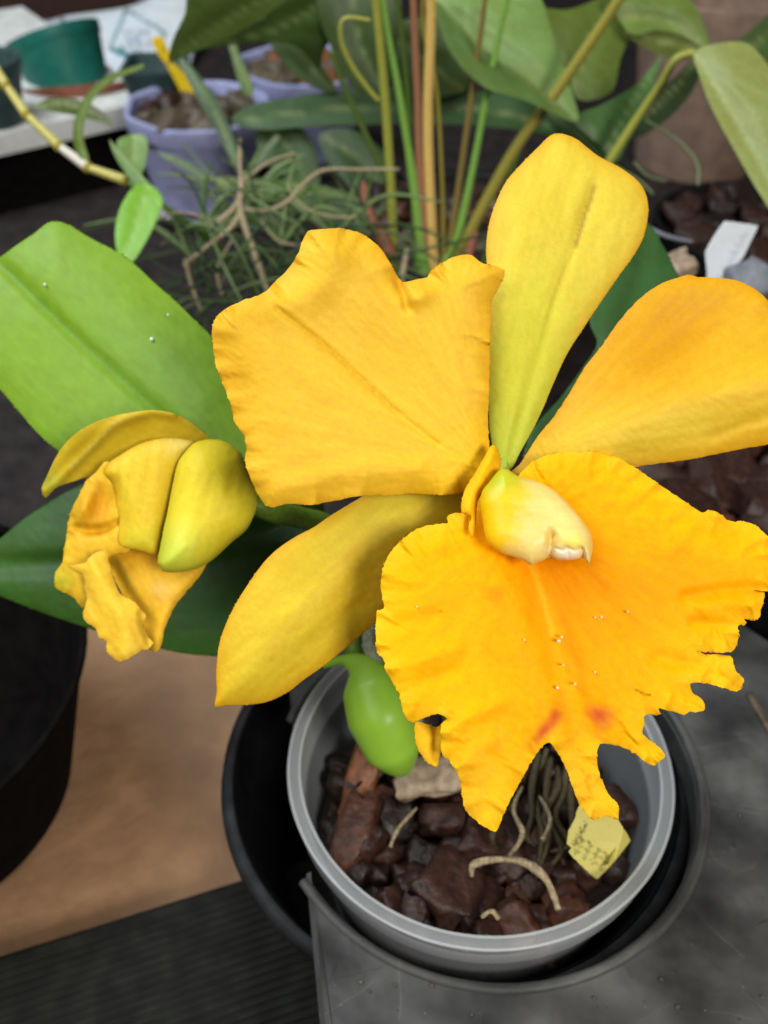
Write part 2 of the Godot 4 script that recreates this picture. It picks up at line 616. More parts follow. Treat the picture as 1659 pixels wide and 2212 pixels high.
# ---------------------------------------------------------------- bench, tray, boards
func bench() -> void:
	var o := single("ground", slab(PackedVector2Array([Vector2(-2.2, 0.5), Vector2(2.2, 0.5), Vector2(2.2, -3.2), Vector2(-2.2, -3.2)]), -0.03, 0.0), M.liner, "", "", "", "structure")
	o.name = "ground"
	# sheet of brown board on the left
	var a := G(-140, 2150, 0.004)
	var c := G(560, 1960, 0.004)
	var n := Vector3(0.33, 0, 0.95).normalized()
	var ol := PackedVector2Array()
	for p in [a, c, G(600, 1500, 0.004), G(560, 1180, 0.004), G(120, 1180, 0.004), G(20, 1500, 0.004), G(-40, 1800, 0.004)]: ol.append(Vector2(p.x, p.z))
	single("brown_board", slab(ol, 0.0005, 0.005), M.board, "sheet of bare brown hardboard lying between the black pots", "board")
	# ribbed black deck board in front of it
	var e0 := G(0, 2060, 0.02)
	var e1 := G(540, 1890, 0.02)
	var dx := (e1 - e0).normalized()
	var dz := Vector3(-dx.z, 0, dx.x)
	var v := PackedVector3Array()
	var ix := PackedInt32Array()
	var start := e0 - dx * 0.16
	var prof: Array = [[0.0, 0.0055], [0.0, 0.0175], [0.0008, 0.0195], [0.0025, 0.02]]
	var z := 0.0055
	while z < 0.17:
		prof.append_array([[z, 0.02], [z + 0.0005, 0.0194], [z + 0.0011, 0.0194], [z + 0.0016, 0.02]])
		z += 0.0032
	prof.append_array([[z, 0.02], [z, 0.0055]])
	for s in [0.0, 0.30]:
		for q in prof: v.append(start + dx * s + dz * q[0] + Vector3(0, q[1] - 0.02, 0))
	var k := prof.size()
	for i in k - 1: ix.append_array([i, i + 1, i + k, i + 1, i + 1 + k, i + k])
	var t := thing("deck_board", "black ribbed deck board lying in front of the brown board", "board", start - Vector3(0, 0.02, 0))
	part(t, "ribbed_plank", finish(v, ix, PackedColorArray(), false), M.rib)
	# the grey tray whose round cup holds the clear pot
	var hc := Vector3(0.025, 0, -0.2)
	tray(hc)

func tray(hc: Vector3) -> void:
	var t := thing("plant_tray", "grey dusty plastic plant tray with a round cup around the clear pot", "tray", Vector3(hc.x, 0, hc.z))
	var l0 := Vector2(-0.0145, -0.085)
	var l1 := Vector2(-0.042, -0.275)
	# deck: left edge, far edge, right edge, near edge, and the round hole reached by a cut along the left edge
	var far_l := l1
	var pts := PackedVector2Array()
	var r := 0.0695
	var cup := hc
	hc = Vector3(0.035, 0, -0.189)
	# where the left edge meets the hole
	var dir := (l1 - l0).normalized()
	var rel := l0 - Vector2(hc.x, hc.z)
	var b := rel.dot(dir)
	var q := sqrt(b * b - rel.length_squared() + r * r)
	var hit_near := l0 + dir * (-b - q)
	var hit_far := l0 + dir * (-b + q)
	pts.append(l0)
	pts.append(hit_near)
	var a0 := (hit_near - Vector2(hc.x, hc.z)).angle()
	var a1 := (hit_far - Vector2(hc.x, hc.z)).angle()
	while a1 > a0: a1 -= TAU
	for i in range(1, 60): pts.append(Vector2(hc.x, hc.z) + Vector2.from_angle(lerpf(a0, a1, i / 60.0)) * r)
	pts.append(hit_far)
	pts.append(l1)
	pts.append(Vector2(0.10, -0.30))
	pts.append(Vector2(0.15, -0.245))
	pts.append(Vector2(0.30, -0.235))
	pts.append(Vector2(0.30, -0.03))
	pts.append(Vector2(0.0, -0.03))
	part(t, "deck", slab(pts, 0.074, 0.0855, 0.0015), M.tray)
	part(t, "hole_bead", tube(ring_at(Vector3(hc.x, 0.0852, hc.z), r + 0.0022, 60, a0 - 0.03, a1 + 0.03), [1.5, 1.9, 1.9, 1.5], 8, 0.1, 2), M.tray)
	part(t, "cup", lathe(cup, [[0.052, 0.001], [0.060, 0.004], [0.0775, 0.0735], [0.0785, 0.0735], [0.0615, 0.0005], [0.052, 0.0003]], 96), M.black)
	part(t, "cup_rim", lathe(cup, [[0.0785, 0.0735], [0.0800, 0.0737], [0.0822, 0.0728], [0.0828, 0.0695], [0.0822, 0.0685], [0.0805, 0.0715], [0.0785, 0.072]], 96), M.cupdark)
	part(t, "knob", lathe(G(1585, 1832, 0.0856), [[0.0085, -0.0003], [0.0078, 0.0001], [0.006, 0.0002], [0.004, 0.0001], [0.0016, 0.0002], [0.0010, 0.0006], [0.0002, 0.0007]], 32), M.tray)
	# a light plant stake lying on the tray at the right
	single("wooden_stake", tube([P(1618, 1500, 0.3345), P(1665, 1580, 0.322), P(1720, 1665, 0.3095)], [1.4, 1.6, 1.6], 8), M.bark_grey, "thin pale stake lying on the grey tray", "stake")
	# crumbs on the tray and the brown board
	var st := SurfaceTool.new()
	st.begin(Mesh.PRIMITIVE_TRIANGLES)
	var cr := chunk(60)
	for i in 60:
		var p: Vector3
		if true:
			p = Vector3(rng.randf_range(-0.012, 0.2), 0.0858, rng.randf_range(-0.24, -0.07))
			if Vector2(p.x - hc.x, p.z - hc.z).length() < r + 0.003 or p.x < l0.x + (l0.y - p.z) * -0.145 + 0.002: continue
		var s := rng.randf_range(0.0003, 0.0008)
		st.append_from(cr, 0, Transform3D(Basis(Vector3.UP, rng.randf() * TAU).scaled(Vector3(s * 1.5, s * 0.7, s)), p))
	single("bark_crumbs", st.commit(), M.bark_grey, "fine bark crumbs scattered on the grey tray", "crumbs", "", "stuff")
	# black pot on the left
	var bc := Vector3(-0.2, 0.0055, -0.232)
	var bp := thing("black_pot", "empty black plastic pot standing on the brown board", "pot", bc)
	part(bp, "wall", lathe(bc, [[0.001, 0.001], [0.064, 0.001], [0.066, 0.003], [0.0855, 0.077], [0.0875, 0.0785], [0.0872, 0.0802], [0.0852, 0.0802], [0.084, 0.078], [0.0635, 0.004], [0.001, 0.003]], 72), M.matte)

# ---------------------------------------------------------------- the clear pot and what is in it
func clear_pot() -> void:
	var pc := G(1035, 1640, 0.11)
	pc.y = 0.006
	var h := 0.104
	var t := thing("clear_pot", "translucent plastic pot of bark chips standing in the tray cup", "pot", pc)
	part(t, "wall", lathe(pc, [[0.002, 0.0], [0.044, 0.0], [0.0552, 0.0903], [0.0546, 0.0903], [0.0432, 0.0012], [0.002, 0.0012]], 96), M.clear)
	part(t, "rim", lathe(pc, [[0.0552, 0.0905], [0.0585, 0.0925], [0.0598, 0.1020], [0.0599, 0.1034], [0.0593, 0.104], [0.0566, 0.104], [0.0560, 0.1034], [0.0553, 0.0985], [0.0546, 0.0905]], 96), M.clear_rim)
	for q in [[0.0562, 0.1036, 0.5], [0.0597, 0.1036, 0.5]]:
		var ring: Array = ring_at(pc + Vector3(0, q[1], 0), q[0], 64)
		part(t, "rim_edge", tube(ring, [q[2], q[2]], 6, 0.3, 2), M.clear_edge)
	var mix_ := single("potting_mix", lathe(pc, [[0.0005, 0.066], [0.05, 0.066], [0.0515, 0.063], [0.044, 0.004], [0.0005, 0.004]], 48), M.soil, "dark crumbled potting mix below the bark in the clear pot", "potting mix", "", "stuff")
	var meshes: Array = []
	for i in 7: meshes.append(chunk(i))
	var kinds := [["bark", "dark brown"], ["bark_dark", "blackish brown"], ["bark", "dark brown"], ["bark_red", "reddish brown"], ["bark_dark", "blackish brown"]]
	var spots: Array = []
	for i in 1500:
		var a := rng.randf() * TAU
		var r := sqrt(rng.randf()) * 0.047
		var s := rng.randf_range(0.008, 0.015)
		var p := Vector2(cos(a), sin(a)) * r
		var ok := true
		for q in spots:
			if p.distance_to(q) < 0.0066: ok = false
		if not ok or spots.size() > 130 or r + s * 0.62 > 0.0535: continue
		spots.append(p)
		var k: Array = kinds[rng.randi() % 5]
		place_chunk("bark_chunk", meshes[rng.randi() % 7], M[k[0]], pc + Vector3(p.x, 0.067 + rng.randf() * 0.014, p.y), Vector3(s, s * rng.randf_range(0.5, 0.8), s * rng.randf_range(0.6, 0.95)), Vector3(rng.randf_range(-0.5, 0.5), rng.randf() * TAU, rng.randf_range(-0.5, 0.5)), k[1] + " bark chip among the others in the clear pot", k[1] + " bark chips in the clear pot")
	var pb := P(775, 1702, 0.328)
	place_chunk("bark_chip", meshes[2], M.bark_orange, pb, Vector3(0.009, 0.007, 0.026), Vector3(0.5, -0.35, 0.1), "long orange brown bark chip near the green pseudobulb", "")
	place_chunk("bark_chip", meshes[3], M.bark_pale, P(930, 1680, 0.322), Vector3(0.022, 0.006, 0.011), Vector3(0.2, 0.2, 0.1), "pale tan wood chip under the fringe of the yellow lip", "")
	place_chunk("bark_chip", meshes[5], M.bark, P(975, 1915, 0.300), Vector3(0.019, 0.009, 0.017), Vector3(0.3, 0.9, -0.25), "big flat rounded brown bark chip at the front of the clear pot", "")
	place_chunk("bark_chip", meshes[4], M.bark_red, P(768, 1800, 0.316), Vector3(0.012, 0.009, 0.022), Vector3(0.2, -0.3, 0.15), "broad reddish bark chip leaning on the clear pot wall", "")
	# the yellow label, folded along its right edge
	var tg := thing("plant_label", "yellow folded plant label with smudged writing in the clear pot", "label", P(1290, 1895, 0.3))
	var o: Array = []
	for q in [[600, 250], [540, 420], [460, 580], [437, 740], [500, 790], [462, 850], [640, 1040], [830, 1200], [960, 1080], [1080, 930], [1180, 560], [1110, 430], [900, 280]]: o.append([1152 + q[0] * 0.16534, 1700.7 + q[1] * 0.16534])
	var ink := S(92, 92, 48)
	var st: Array = []
	for k in 4:
		for j in 3:
			var x := 1252.0 + k * 17.0 - j * 6.0 + k * 1.0
			var y := 1808.0 + k * 9.0 + j * 13.0 + k * 2.0
			st.append([[[x, y], [x + 5, y + 4], [x + 3, y + 11], [x + 10, y + 8]], 2.2, ink, 0.75 - 0.1 * j])
	for k in 7: st.append([[[1262 - k * 4.0 + (k % 2) * 6.0, 1774 + k * 7.0], [1268 - k * 4.0, 1781 + k * 7.0], [1258 - k * 4.0, 1788 + k * 7.0]], 1.8, ink, 0.75])
	part(tg, "panel", sheet(o, {"d": 0.283, "ref": [1270, 1850], "gx": 0.006, "gy": 0.022, "thick": 0.5, "cell": 3.0, "step": 6.0, "round": 0.3, "jag": 1.0, "col": S(250, 236, 136), "strokes": st, "streak": 0.05, "fine": 0.6}), M.column)
	o = []
	for q in [[1090, 940], [1270, 700], [1200, 560], [1184, 556]]: o.append([1152 + q[0] * 0.16534, 1700.7 + q[1] * 0.16534])
	o = [[1310.5, 1879], [1332, 1855.5], [1362, 1816], [1350, 1793], [1347.6, 1792.6]]
	part(tg, "folded_edge", sheet(o, {"d": 0.2838, "ref": [1335, 1830], "gx": 0.05, "gy": 0.03, "thick": 0.5, "cell": 4.0, "round": 0.2, "col": S(232, 218, 104), "streak": 0.04}), M.column)

func main_orchid() -> void:
	var base := Vector3(0.03, 0.078, -0.18)
	var t := thing("orchid_plant", "yellow orchid with one open flower and a half open bud in the clear pot", "orchid", base)
	open_flower(t)
	half_open_bud(t)
	# leaves
	var lf := [[-60, 590], [0, 555], [33, 531], [76, 502], [103, 481], [126, 478], [152, 488], [198, 515], [248, 541], [288, 568], [331, 608], [380, 651], [413, 684], [456, 727], [505, 800], [560, 900], [600, 990], [610, 1060], [585, 1100], [520, 1090], [420, 1070], [300, 1050], [200, 1020], [127, 975], [83, 938], [43, 892], [0, 842], [-60, 780], [-95, 690]]
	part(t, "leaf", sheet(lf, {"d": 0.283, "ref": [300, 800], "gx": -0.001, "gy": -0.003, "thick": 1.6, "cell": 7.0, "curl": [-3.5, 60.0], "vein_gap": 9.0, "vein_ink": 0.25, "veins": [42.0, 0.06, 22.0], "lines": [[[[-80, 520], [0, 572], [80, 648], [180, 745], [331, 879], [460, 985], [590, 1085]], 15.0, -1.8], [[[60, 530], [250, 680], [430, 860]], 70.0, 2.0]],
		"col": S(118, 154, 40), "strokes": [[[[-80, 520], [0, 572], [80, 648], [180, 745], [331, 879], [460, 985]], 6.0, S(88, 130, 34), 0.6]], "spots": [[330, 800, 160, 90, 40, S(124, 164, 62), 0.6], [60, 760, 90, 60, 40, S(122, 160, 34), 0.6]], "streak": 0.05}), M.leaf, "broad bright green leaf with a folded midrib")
	for w in [[97, 615, 3.4], [363, 680, 3.0], [328, 733, 4.6]]:
		part(t, "water_drop", tube([P(w[0], w[1], 0.283 + (-0.001 * (w[0] - 300) - 0.003 * (w[1] - 800)) * 0.01 - 0.0008), P(w[0], w[1], 0.283 + (-0.001 * (w[0] - 300) - 0.003 * (w[1] - 800)) * 0.01 - 0.0022)], [w[2] * 0.11, w[2] * 0.13, w[2] * 0.11, 0.03], 12), M.drop)
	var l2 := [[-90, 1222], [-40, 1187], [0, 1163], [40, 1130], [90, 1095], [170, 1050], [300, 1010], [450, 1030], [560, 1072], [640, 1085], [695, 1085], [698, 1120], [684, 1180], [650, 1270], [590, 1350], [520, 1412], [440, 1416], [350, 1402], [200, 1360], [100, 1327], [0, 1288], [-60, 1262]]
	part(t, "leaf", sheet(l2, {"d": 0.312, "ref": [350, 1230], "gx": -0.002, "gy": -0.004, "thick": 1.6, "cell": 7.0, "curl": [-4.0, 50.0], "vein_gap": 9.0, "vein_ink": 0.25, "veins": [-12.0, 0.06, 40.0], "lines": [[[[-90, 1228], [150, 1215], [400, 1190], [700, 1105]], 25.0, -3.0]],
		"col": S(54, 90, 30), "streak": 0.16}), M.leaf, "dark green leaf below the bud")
	var l3 := [[1340, 455], [1395, 478], [1432, 530], [1458, 580], [1470, 612], [1450, 680], [1400, 780], [1330, 900], [1240, 1010], [1160, 1060], [1130, 1010], [1150, 930], [1210, 860], [1262, 790], [1290, 742], [1275, 700], [1282, 640], [1305, 560]]
	part(t, "leaf", sheet(l3, {"d": 0.33, "ref": [1340, 700], "gx": 0.004, "gy": -0.004, "thick": 1.8, "cell": 12.0, "curl": [-3.0, 40.0], "veins": [-60.0, 0.1, 40.0], "lines": [[[[1390, 490], [1370, 640], [1280, 850], [1150, 1030]], 20.0, -2.0]],
		"col": S(58, 92, 48), "streak": 0.1}), M.leaf, "dull green leaf behind the upper sepal")
	# pseudobulbs and stalks
	part(t, "pseudobulb", stem([[700, 1437, 0.31], [740, 1426, 0.306], [776, 1440, 0.303], [800, 1480, 0.301], [824, 1545, 0.299], [850, 1615, 0.301], [872, 1668, 0.306]], [16, 22, 60, 128, 152, 128, 26], 24), M.bulb, "plump shiny green pseudobulb")
	M.stalk = mat(S(118, 152, 46), 0.4, {"tex": grain(0.03, 0.7, 1.0, 21), "scale": 70.0})
	M.sheath = mat(S(186, 190, 160), 0.7, {"tex": grain(0.03, 0.6, 1.0, 22), "scale": 70.0})
	part(t, "bud_stalk", stem([[540, 1085, 0.268], [590, 1105, 0.272], [650, 1118, 0.28], [730, 1145, 0.288], [850, 1260, 0.30], [960, 1480, 0.325]], [40, 52, 48, 40, 36, 40], 14), M.stalk)
	part(t, "stalk", stem([[1085, 1020, 0.236], [1040, 1090, 0.258], [980, 1250, 0.29], [970, 1500, 0.325], [980, 1600, 0.335]], [34, 34, 34, 36, 40], 14), M.stalk)
	part(t, "sheath", stem([[806, 1335, 0.302], [800, 1390, 0.303], [826, 1450, 0.305], [900, 1560, 0.32]], [30, 34, 40, 30], 12, 0.15), M.sheath, "dry pale sheath at the foot of the stalk")
	part(t, "sheath", stem([[770, 1370, 0.308], [765, 1405, 0.308], [790, 1440, 0.309]], [26, 38, 30], 12, 0.15), M.stalk)
	# roots
	for q in [[[[1018, 1893, 0.284], [1022, 1868, 0.2835], [1060, 1856, 0.2835], [1120, 1860, 0.283], [1165, 1885, 0.281], [1190, 1918, 0.279], [1208, 1965, 0.2765]], 17], [[[1040, 1982, 0.2765], [1060, 1970, 0.2765], [1075, 1985, 0.2765]], 14], [[[1128, 1700, 0.312], [1110, 1750, 0.304], [1130, 1800, 0.297], [1100, 1850, 0.292]], 12], [[[1165, 1720, 0.308], [1190, 1770, 0.3], [1172, 1815, 0.295]], 11], [[[900, 1745, 0.311], [860, 1790, 0.306], [842, 1830, 0.303]], 9]]:
		part(t, "root", stem(q[0], [q[1] * 0.5, q[1] * 0.9, q[1] * 0.75, q[1] * 1.1, q[1] * 0.8, q[1]], 9, 0.7), M.root, "pale corky root curled on the bark")
	for k in 7:
		var x := 1110.0 + rng.randf_range(-20, 120)
		var a := rng.randf_range(-50, 30)
		part(t, "root", stem([[x + 10, 1630 + rng.randf_range(-20, 40), 0.322], [x + rng.randf_range(-14, 14), 1700, 0.315 + rng.randf_range(-0.004, 0.004)], [x + a * 0.5 + rng.randf_range(-16, 16), 1765, 0.307], [x + a + rng.randf_range(-20, 20), 1815 + rng.randf_range(-20, 20), 0.303], [x + a * 1.3 + rng.randf_range(-30, 30), 1850 + rng.randf_range(-30, 25), 0.304]], [10, 16, 14, 15, 8], 8, 0.4), M.root_green)

func open_flower(t: Node3D) -> void:
	var yel := S(238, 190, 48)
	var amb := S(236, 168, 26)
	var fl := part(t, "flower", stem([[1078, 1000, 0.2262], [1082, 1020, 0.23], [1085, 1040, 0.238]], [34, 44, 36], 16), mat(S(160, 178, 60), 0.5), "large open yellow orchid flower with a fringed lip")
	# dorsal sepal
	var ds := [[1209, 288], [1245, 300], [1290, 335], [1340, 362], [1375, 388], [1394, 415], [1401, 455], [1391, 510], [1370, 550], [1340, 592], [1300, 650], [1260, 710], [1225, 765], [1195, 830], [1172, 885], [1150, 930], [1125, 975], [1105, 1012], [1082, 1016], [1068, 980], [1058, 930], [1055, 850], [1057, 750], [1058, 640], [1051, 565], [1050, 530], [1057, 480], [1074, 430], [1096, 388], [1130, 350], [1165, 315], [1188, 293]]
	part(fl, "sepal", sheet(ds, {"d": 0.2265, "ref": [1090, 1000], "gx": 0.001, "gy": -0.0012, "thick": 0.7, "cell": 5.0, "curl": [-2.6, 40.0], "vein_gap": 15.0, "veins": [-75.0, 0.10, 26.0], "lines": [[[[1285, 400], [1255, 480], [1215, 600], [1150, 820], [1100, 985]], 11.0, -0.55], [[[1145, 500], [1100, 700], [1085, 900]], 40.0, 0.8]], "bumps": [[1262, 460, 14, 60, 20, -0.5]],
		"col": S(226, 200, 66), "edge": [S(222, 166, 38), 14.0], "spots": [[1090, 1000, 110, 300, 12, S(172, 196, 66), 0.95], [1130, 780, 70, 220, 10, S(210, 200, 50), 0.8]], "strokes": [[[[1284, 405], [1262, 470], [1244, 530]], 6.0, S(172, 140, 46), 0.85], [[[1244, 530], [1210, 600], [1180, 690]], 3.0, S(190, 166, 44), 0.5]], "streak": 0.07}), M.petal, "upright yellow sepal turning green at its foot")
	# left petal
	var z: Array = []
	for q in [[585, 143], [640, 132], [750, 126], [840, 145], [900, 180], [960, 230], [1000, 290], [1030, 350], [1065, 395], [1085, 396], [1140, 380], [1190, 372], [1205, 345], [1260, 300], [1320, 270], [1390, 258], [1430, 272], [1470, 303], [1530, 315], [1578, 340], [1570, 390], [1540, 440], [1515, 490], [1508, 600], [1505, 800], [1500, 950], [1496, 1100], [1500, 1200], [1520, 1330], [1500, 1400], [1440, 1440], [1360, 1455], [1280, 1468], [1150, 1462], [1000, 1468], [850, 1472], [780, 1485], [700, 1500], [600, 1515], [500, 1510], [400, 1530], [360, 1500], [330, 1450], [310, 1400], [290, 1350], [275, 1290], [280, 1220], [270, 1170], [240, 1130], [215, 1085], [205, 1020], [180, 950], [150, 880], [125, 800], [112, 720], [108, 640], [118, 590], [150, 550], [200, 515], [260, 490], [340, 462], [400, 425], [440, 380], [490, 330], [530, 270], [560, 200]]:
		z.append([411.5 + q[0] * 0.4299, 438.9 + q[1] * 0.4299])
	part(fl, "petal", sheet(z, {"d": 0.2235, "ref": [1050, 1000], "gx": 0.0014, "gy": 0.0004, "thick": 0.6, "cell": 5.0, "jag": 1.6, "curl": [-2.2, 30.0], "ruffle": [0.9, 26.0, 150.0], "vein_gap": 17.0, "fan": [1075, 1020, 700.0], "veins": [40.0, 0.07, 36.0],
		"lines": [[[[600, 668], [700, 745], [780, 820], [880, 910], [945, 960]], 7.0, -0.7], [[[860, 610], [875, 640], [880, 665]], 9.0, -2.0], [[[560, 640], [600, 655], [690, 620], [720, 560]], 40.0, 1.6], [[[480, 760], [520, 880]], 36.0, -1.6], [[[600, 1060], [760, 1020], [900, 1015]], 26.0, 0.9]], "bumps": [[905, 640, 34, 22, -20, 2.4], [480, 690, 40, 40, 0, 1.0], [700, 520, 60, 60, 0, 1.6], [1040, 600, 40, 50, 0, 1.4], [800, 780, 160, 90, 40, -2.0]],
		"col": yel, "edge": [S(236, 178, 40), 26.0], "spots": [[1030, 1010, 140, 90, -35, S(248, 196, 20), 0.8], [500, 830, 50, 150, 15, S(230, 170, 34), 0.6]], "strokes": [[[[610, 672], [700, 745], [780, 820], [860, 890]], 3.0, S(206, 150, 16), 0.5]], "streak": 0.07}), M.petal, "broad left petal with a wavy torn edge and a creased midrib")
	# right petal
	var rp := [[1487, 593], [1508, 598], [1545, 600], [1574, 602], [1609, 612], [1636, 628], [1659, 651], [1700, 720], [1722, 800], [1716, 880], [1690, 945], [1659, 960], [1610, 969], [1558, 979], [1481, 994], [1380, 1008], [1320, 1030], [1230, 1050], [1160, 1050], [1115, 1035], [1102, 1020], [1120, 1006], [1162, 942], [1197, 899], [1232, 845], [1263, 794], [1302, 744], [1337, 694], [1372, 655], [1403, 628], [1438, 608], [1470, 598]]
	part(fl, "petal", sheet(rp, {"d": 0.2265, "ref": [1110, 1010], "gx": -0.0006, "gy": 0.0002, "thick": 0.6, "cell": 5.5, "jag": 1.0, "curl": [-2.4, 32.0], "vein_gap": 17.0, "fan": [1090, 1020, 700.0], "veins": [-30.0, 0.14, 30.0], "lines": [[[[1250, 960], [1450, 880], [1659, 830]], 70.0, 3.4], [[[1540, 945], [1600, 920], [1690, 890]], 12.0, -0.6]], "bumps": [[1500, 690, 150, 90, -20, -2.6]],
		"col": S(226, 176, 34), "edge": [S(224, 158, 26), 16.0], "spots": [[1400, 930, 240, 55, -12, S(230, 202, 66), 0.85], [1440, 730, 180, 100, -35, S(212, 146, 10), 0.85]], "streak": 0.08}), M.petal, "right petal running out of the picture")  # darker upper spot is painted shade where the petal curls back
	# lower sepal
	var ls := [[464, 1527], [468, 1495], [467, 1455], [472, 1398], [485, 1355], [505, 1312], [535, 1263], [568, 1217], [598, 1187], [637, 1160], [677, 1139], [713, 1114], [746, 1094], [773, 1078], [803, 1063], [900, 1040], [1000, 1020], [1060, 1030], [1070, 1060], [1040, 1090], [1000, 1140], [940, 1215], [870, 1290], [809, 1346], [780, 1372], [737, 1408], [690, 1445], [657, 1468], [624, 1494], [584, 1514], [545, 1522], [488, 1524]]
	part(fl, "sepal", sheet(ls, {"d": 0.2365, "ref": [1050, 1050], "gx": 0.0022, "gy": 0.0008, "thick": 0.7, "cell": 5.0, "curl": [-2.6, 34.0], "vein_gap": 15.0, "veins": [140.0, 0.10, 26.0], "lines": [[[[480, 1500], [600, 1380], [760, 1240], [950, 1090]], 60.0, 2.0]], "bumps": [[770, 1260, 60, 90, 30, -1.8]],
		"col": S(222, 190, 44), "edge": [S(220, 164, 30), 16.0], "spots": [[820, 1120, 120, 50, -25, S(214, 196, 62), 0.6], [800, 1270, 70, 110, 25, S(214, 164, 24), 0.5]], "streak": 0.09}), M.petal, "pointed lower left sepal")  # darker spot beside the lip paints the shadow it casts
	# the lip
	z = []
	for q in [[600, 215], [625, 180], [680, 125], [750, 95], [850, 80], [950, 85], [1040, 110], [1110, 150], [1190, 205], [1270, 260], [1330, 300], [1385, 335], [1410, 325], [1450, 335], [1500, 370], [1560, 372], [1610, 390], [1659, 435], [1690, 500], [1700, 570], [1692, 630], [1659, 662], [1600, 657], [1645, 668], [1643, 700], [1630, 740], [1626, 772], [1600, 782], [1560, 778], [1572, 792], [1560, 804], [1535, 805], [1538, 850], [1525, 890], [1505, 915], [1400, 915], [1365, 909], [1400, 922], [1505, 930], [1515, 960], [1530, 1000], [1560, 1025], [1550, 1060], [1530, 1080], [1480, 1065], [1420, 1048], [1350, 1040], [1335, 1048], [1345, 1080], [1390, 1115], [1393, 1160], [1330, 1165], [1310, 1175], [1270, 1165], [1205, 1148], [1212, 1170], [1195, 1178], [1150, 1175], [1147, 1215], [1138, 1245], [1160, 1275], [1210, 1310], [1233, 1345], [1215, 1365], [1190, 1385], [1150, 1370], [1105, 1335], [1040, 1305], [980, 1295], [955, 1305], [948, 1350], [960, 1420], [985, 1480], [1010, 1520], [1040, 1552], [1035, 1608], [985, 1595], [935, 1612], [900, 1580], [870, 1540], [850, 1480], [820, 1400], [790, 1340], [752, 1290], [720, 1310], [690, 1350], [650, 1420], [600, 1510], [570, 1570], [545, 1630], [530, 1660], [480, 1640], [445, 1612], [402, 1570], [388, 1500], [375, 1430], [342, 1372], [305, 1335], [300, 1255], [304, 1215], [325, 1188], [296, 1172], [250, 1180], [188, 1206], [160, 1195], [140, 1150], [130, 1090], [100, 1040], [70, 990], [65, 950], [35, 915], [30, 860], [32, 790], [36, 742], [64, 735], [58, 690], [52, 640], [60, 570], [85, 510], [130, 455], [200, 405], [270, 385], [330, 380], [326, 358], [345, 338], [430, 330], [470, 260], [540, 190]]:
		z.append([795.5 + q[0] * 0.5205, 932.6 + q[1] * 0.5205])
	var gold := S(254, 180, 0)
	part(fl, "lip", sheet(z, {"d": 0.2195, "ref": [1090, 1060], "gx": 0.0003, "gy": -0.0017, "thick": 0.6, "cell": 5.0, "step": 6.0, "round": 0.8, "jag": 2.0, "curl": [-1.2, 22.0], "ruffle": [0.8, 36.0, 84.0], "vein_gap": 19.0, "vein_ink": 0.22, "fan": [1130, 1120, 620.0], "veins": [80.0, 0.10, 60.0],
		"lines": [[[[1150, 1230], [1190, 1350], [1230, 1500], [1260, 1580]], 44.0, -1.5], [[[1050, 1190], [1110, 1350], [1170, 1500]], 60.0, 1.4], [[[1270, 1220], [1290, 1350], [1300, 1470]], 60.0, 1.4], [[[865, 1500], [920, 1470], [980, 1450]], 15.0, -0.8], [[[860, 1450], [930, 1420], [990, 1400]], 18.0, 0.8], [[[1530, 1105], [1490, 1145], [1450, 1190]], 20.0, 0.8], [[[860, 1350], [940, 1330]], 16.0, -0.6], [[[1680, 1272], [1580, 1275], [1480, 1290]], 13.0, -1.3], [[[1620, 1300], [1520, 1310]], 22.0, 0.9], [[[1580, 1352], [1500, 1345]], 12.0, -0.8], [[[1590, 1480], [1500, 1440], [1420, 1420]], 16.0, -0.8], [[[960, 1575], [1020, 1545], [1080, 1520]], 18.0, 1.0], [[[1010, 1640], [1060, 1600]], 20.0, 0.9]],
		"bumps": [[1150, 1130, 130, 90, 20, -5.0], [930, 1250, 90, 120, 0, 1.5], [1500, 1200, 160, 110, 20, 1.0], [1270, 1700, 60, 120, -10, -2.0], [1030, 1720, 70, 110, 20, -1.5]],
		"col": gold, "edge": [S(250, 192, 30), 30.0], "spots": [[1240, 1330, 170, 230, 5, S(252, 156, 0), 0.9], [1200, 1200, 170, 90, 10, S(246, 150, 0), 0.8], [1420, 1250, 190, 90, 8, S(246, 158, 0), 0.8], [1065, 1285, 22, 18, 0, S(232, 128, 12), 0.5], [1198, 1546, 20, 13, -55, S(214, 84, 40), 0.95], [1176, 1578, 34, 12, -42, S(214, 84, 40), 1.0], [1294, 1546, 25, 22, 20, S(214, 86, 42), 1.0], [1310, 1560, 20, 18, 0, S(232, 128, 48), 0.5], [930, 1760, 160, 60, 0, S(236, 176, 40), 0.4], [1250, 1730, 60, 120, -12, S(238, 176, 40), 0.7], [1020, 1700, 60, 120, 20, S(238, 176, 38), 0.6]],
		"strokes": [[[[1150, 1222], [1175, 1300], [1195, 1370]], 7.0, S(240, 190, 40), 0.6], [[[1270, 1225], [1310, 1270]], 8.0, S(232, 140, 4), 0.6], [[[1215, 1330], [1250, 1430], [1262, 1500]], 10.0, S(246, 146, 2), 0.7], [[[1376, 1492], [1392, 1500], [1404, 1500]], 2.5, S(130, 92, 10), 0.9], [[[950, 1320], [951, 1321]], 2.5, S(150, 100, 10), 0.9]], "streak": 0.07}), M.lip, "fringed golden lip with an orange throat and two red blotches")
	# the folded side lobe of the lip, left of the column
	var sl: Array = []
	for q in [[388, 335], [388, 285], [402, 238], [440, 175], [478, 110], [508, 58], [530, 60], [548, 105], [549, 150], [525, 200], [490, 238], [462, 262], [450, 320], [446, 400], [430, 440], [415, 400], [424, 350]]: sl.append([795.5 + q[0] * 0.5205, 932.6 + q[1] * 0.5205])
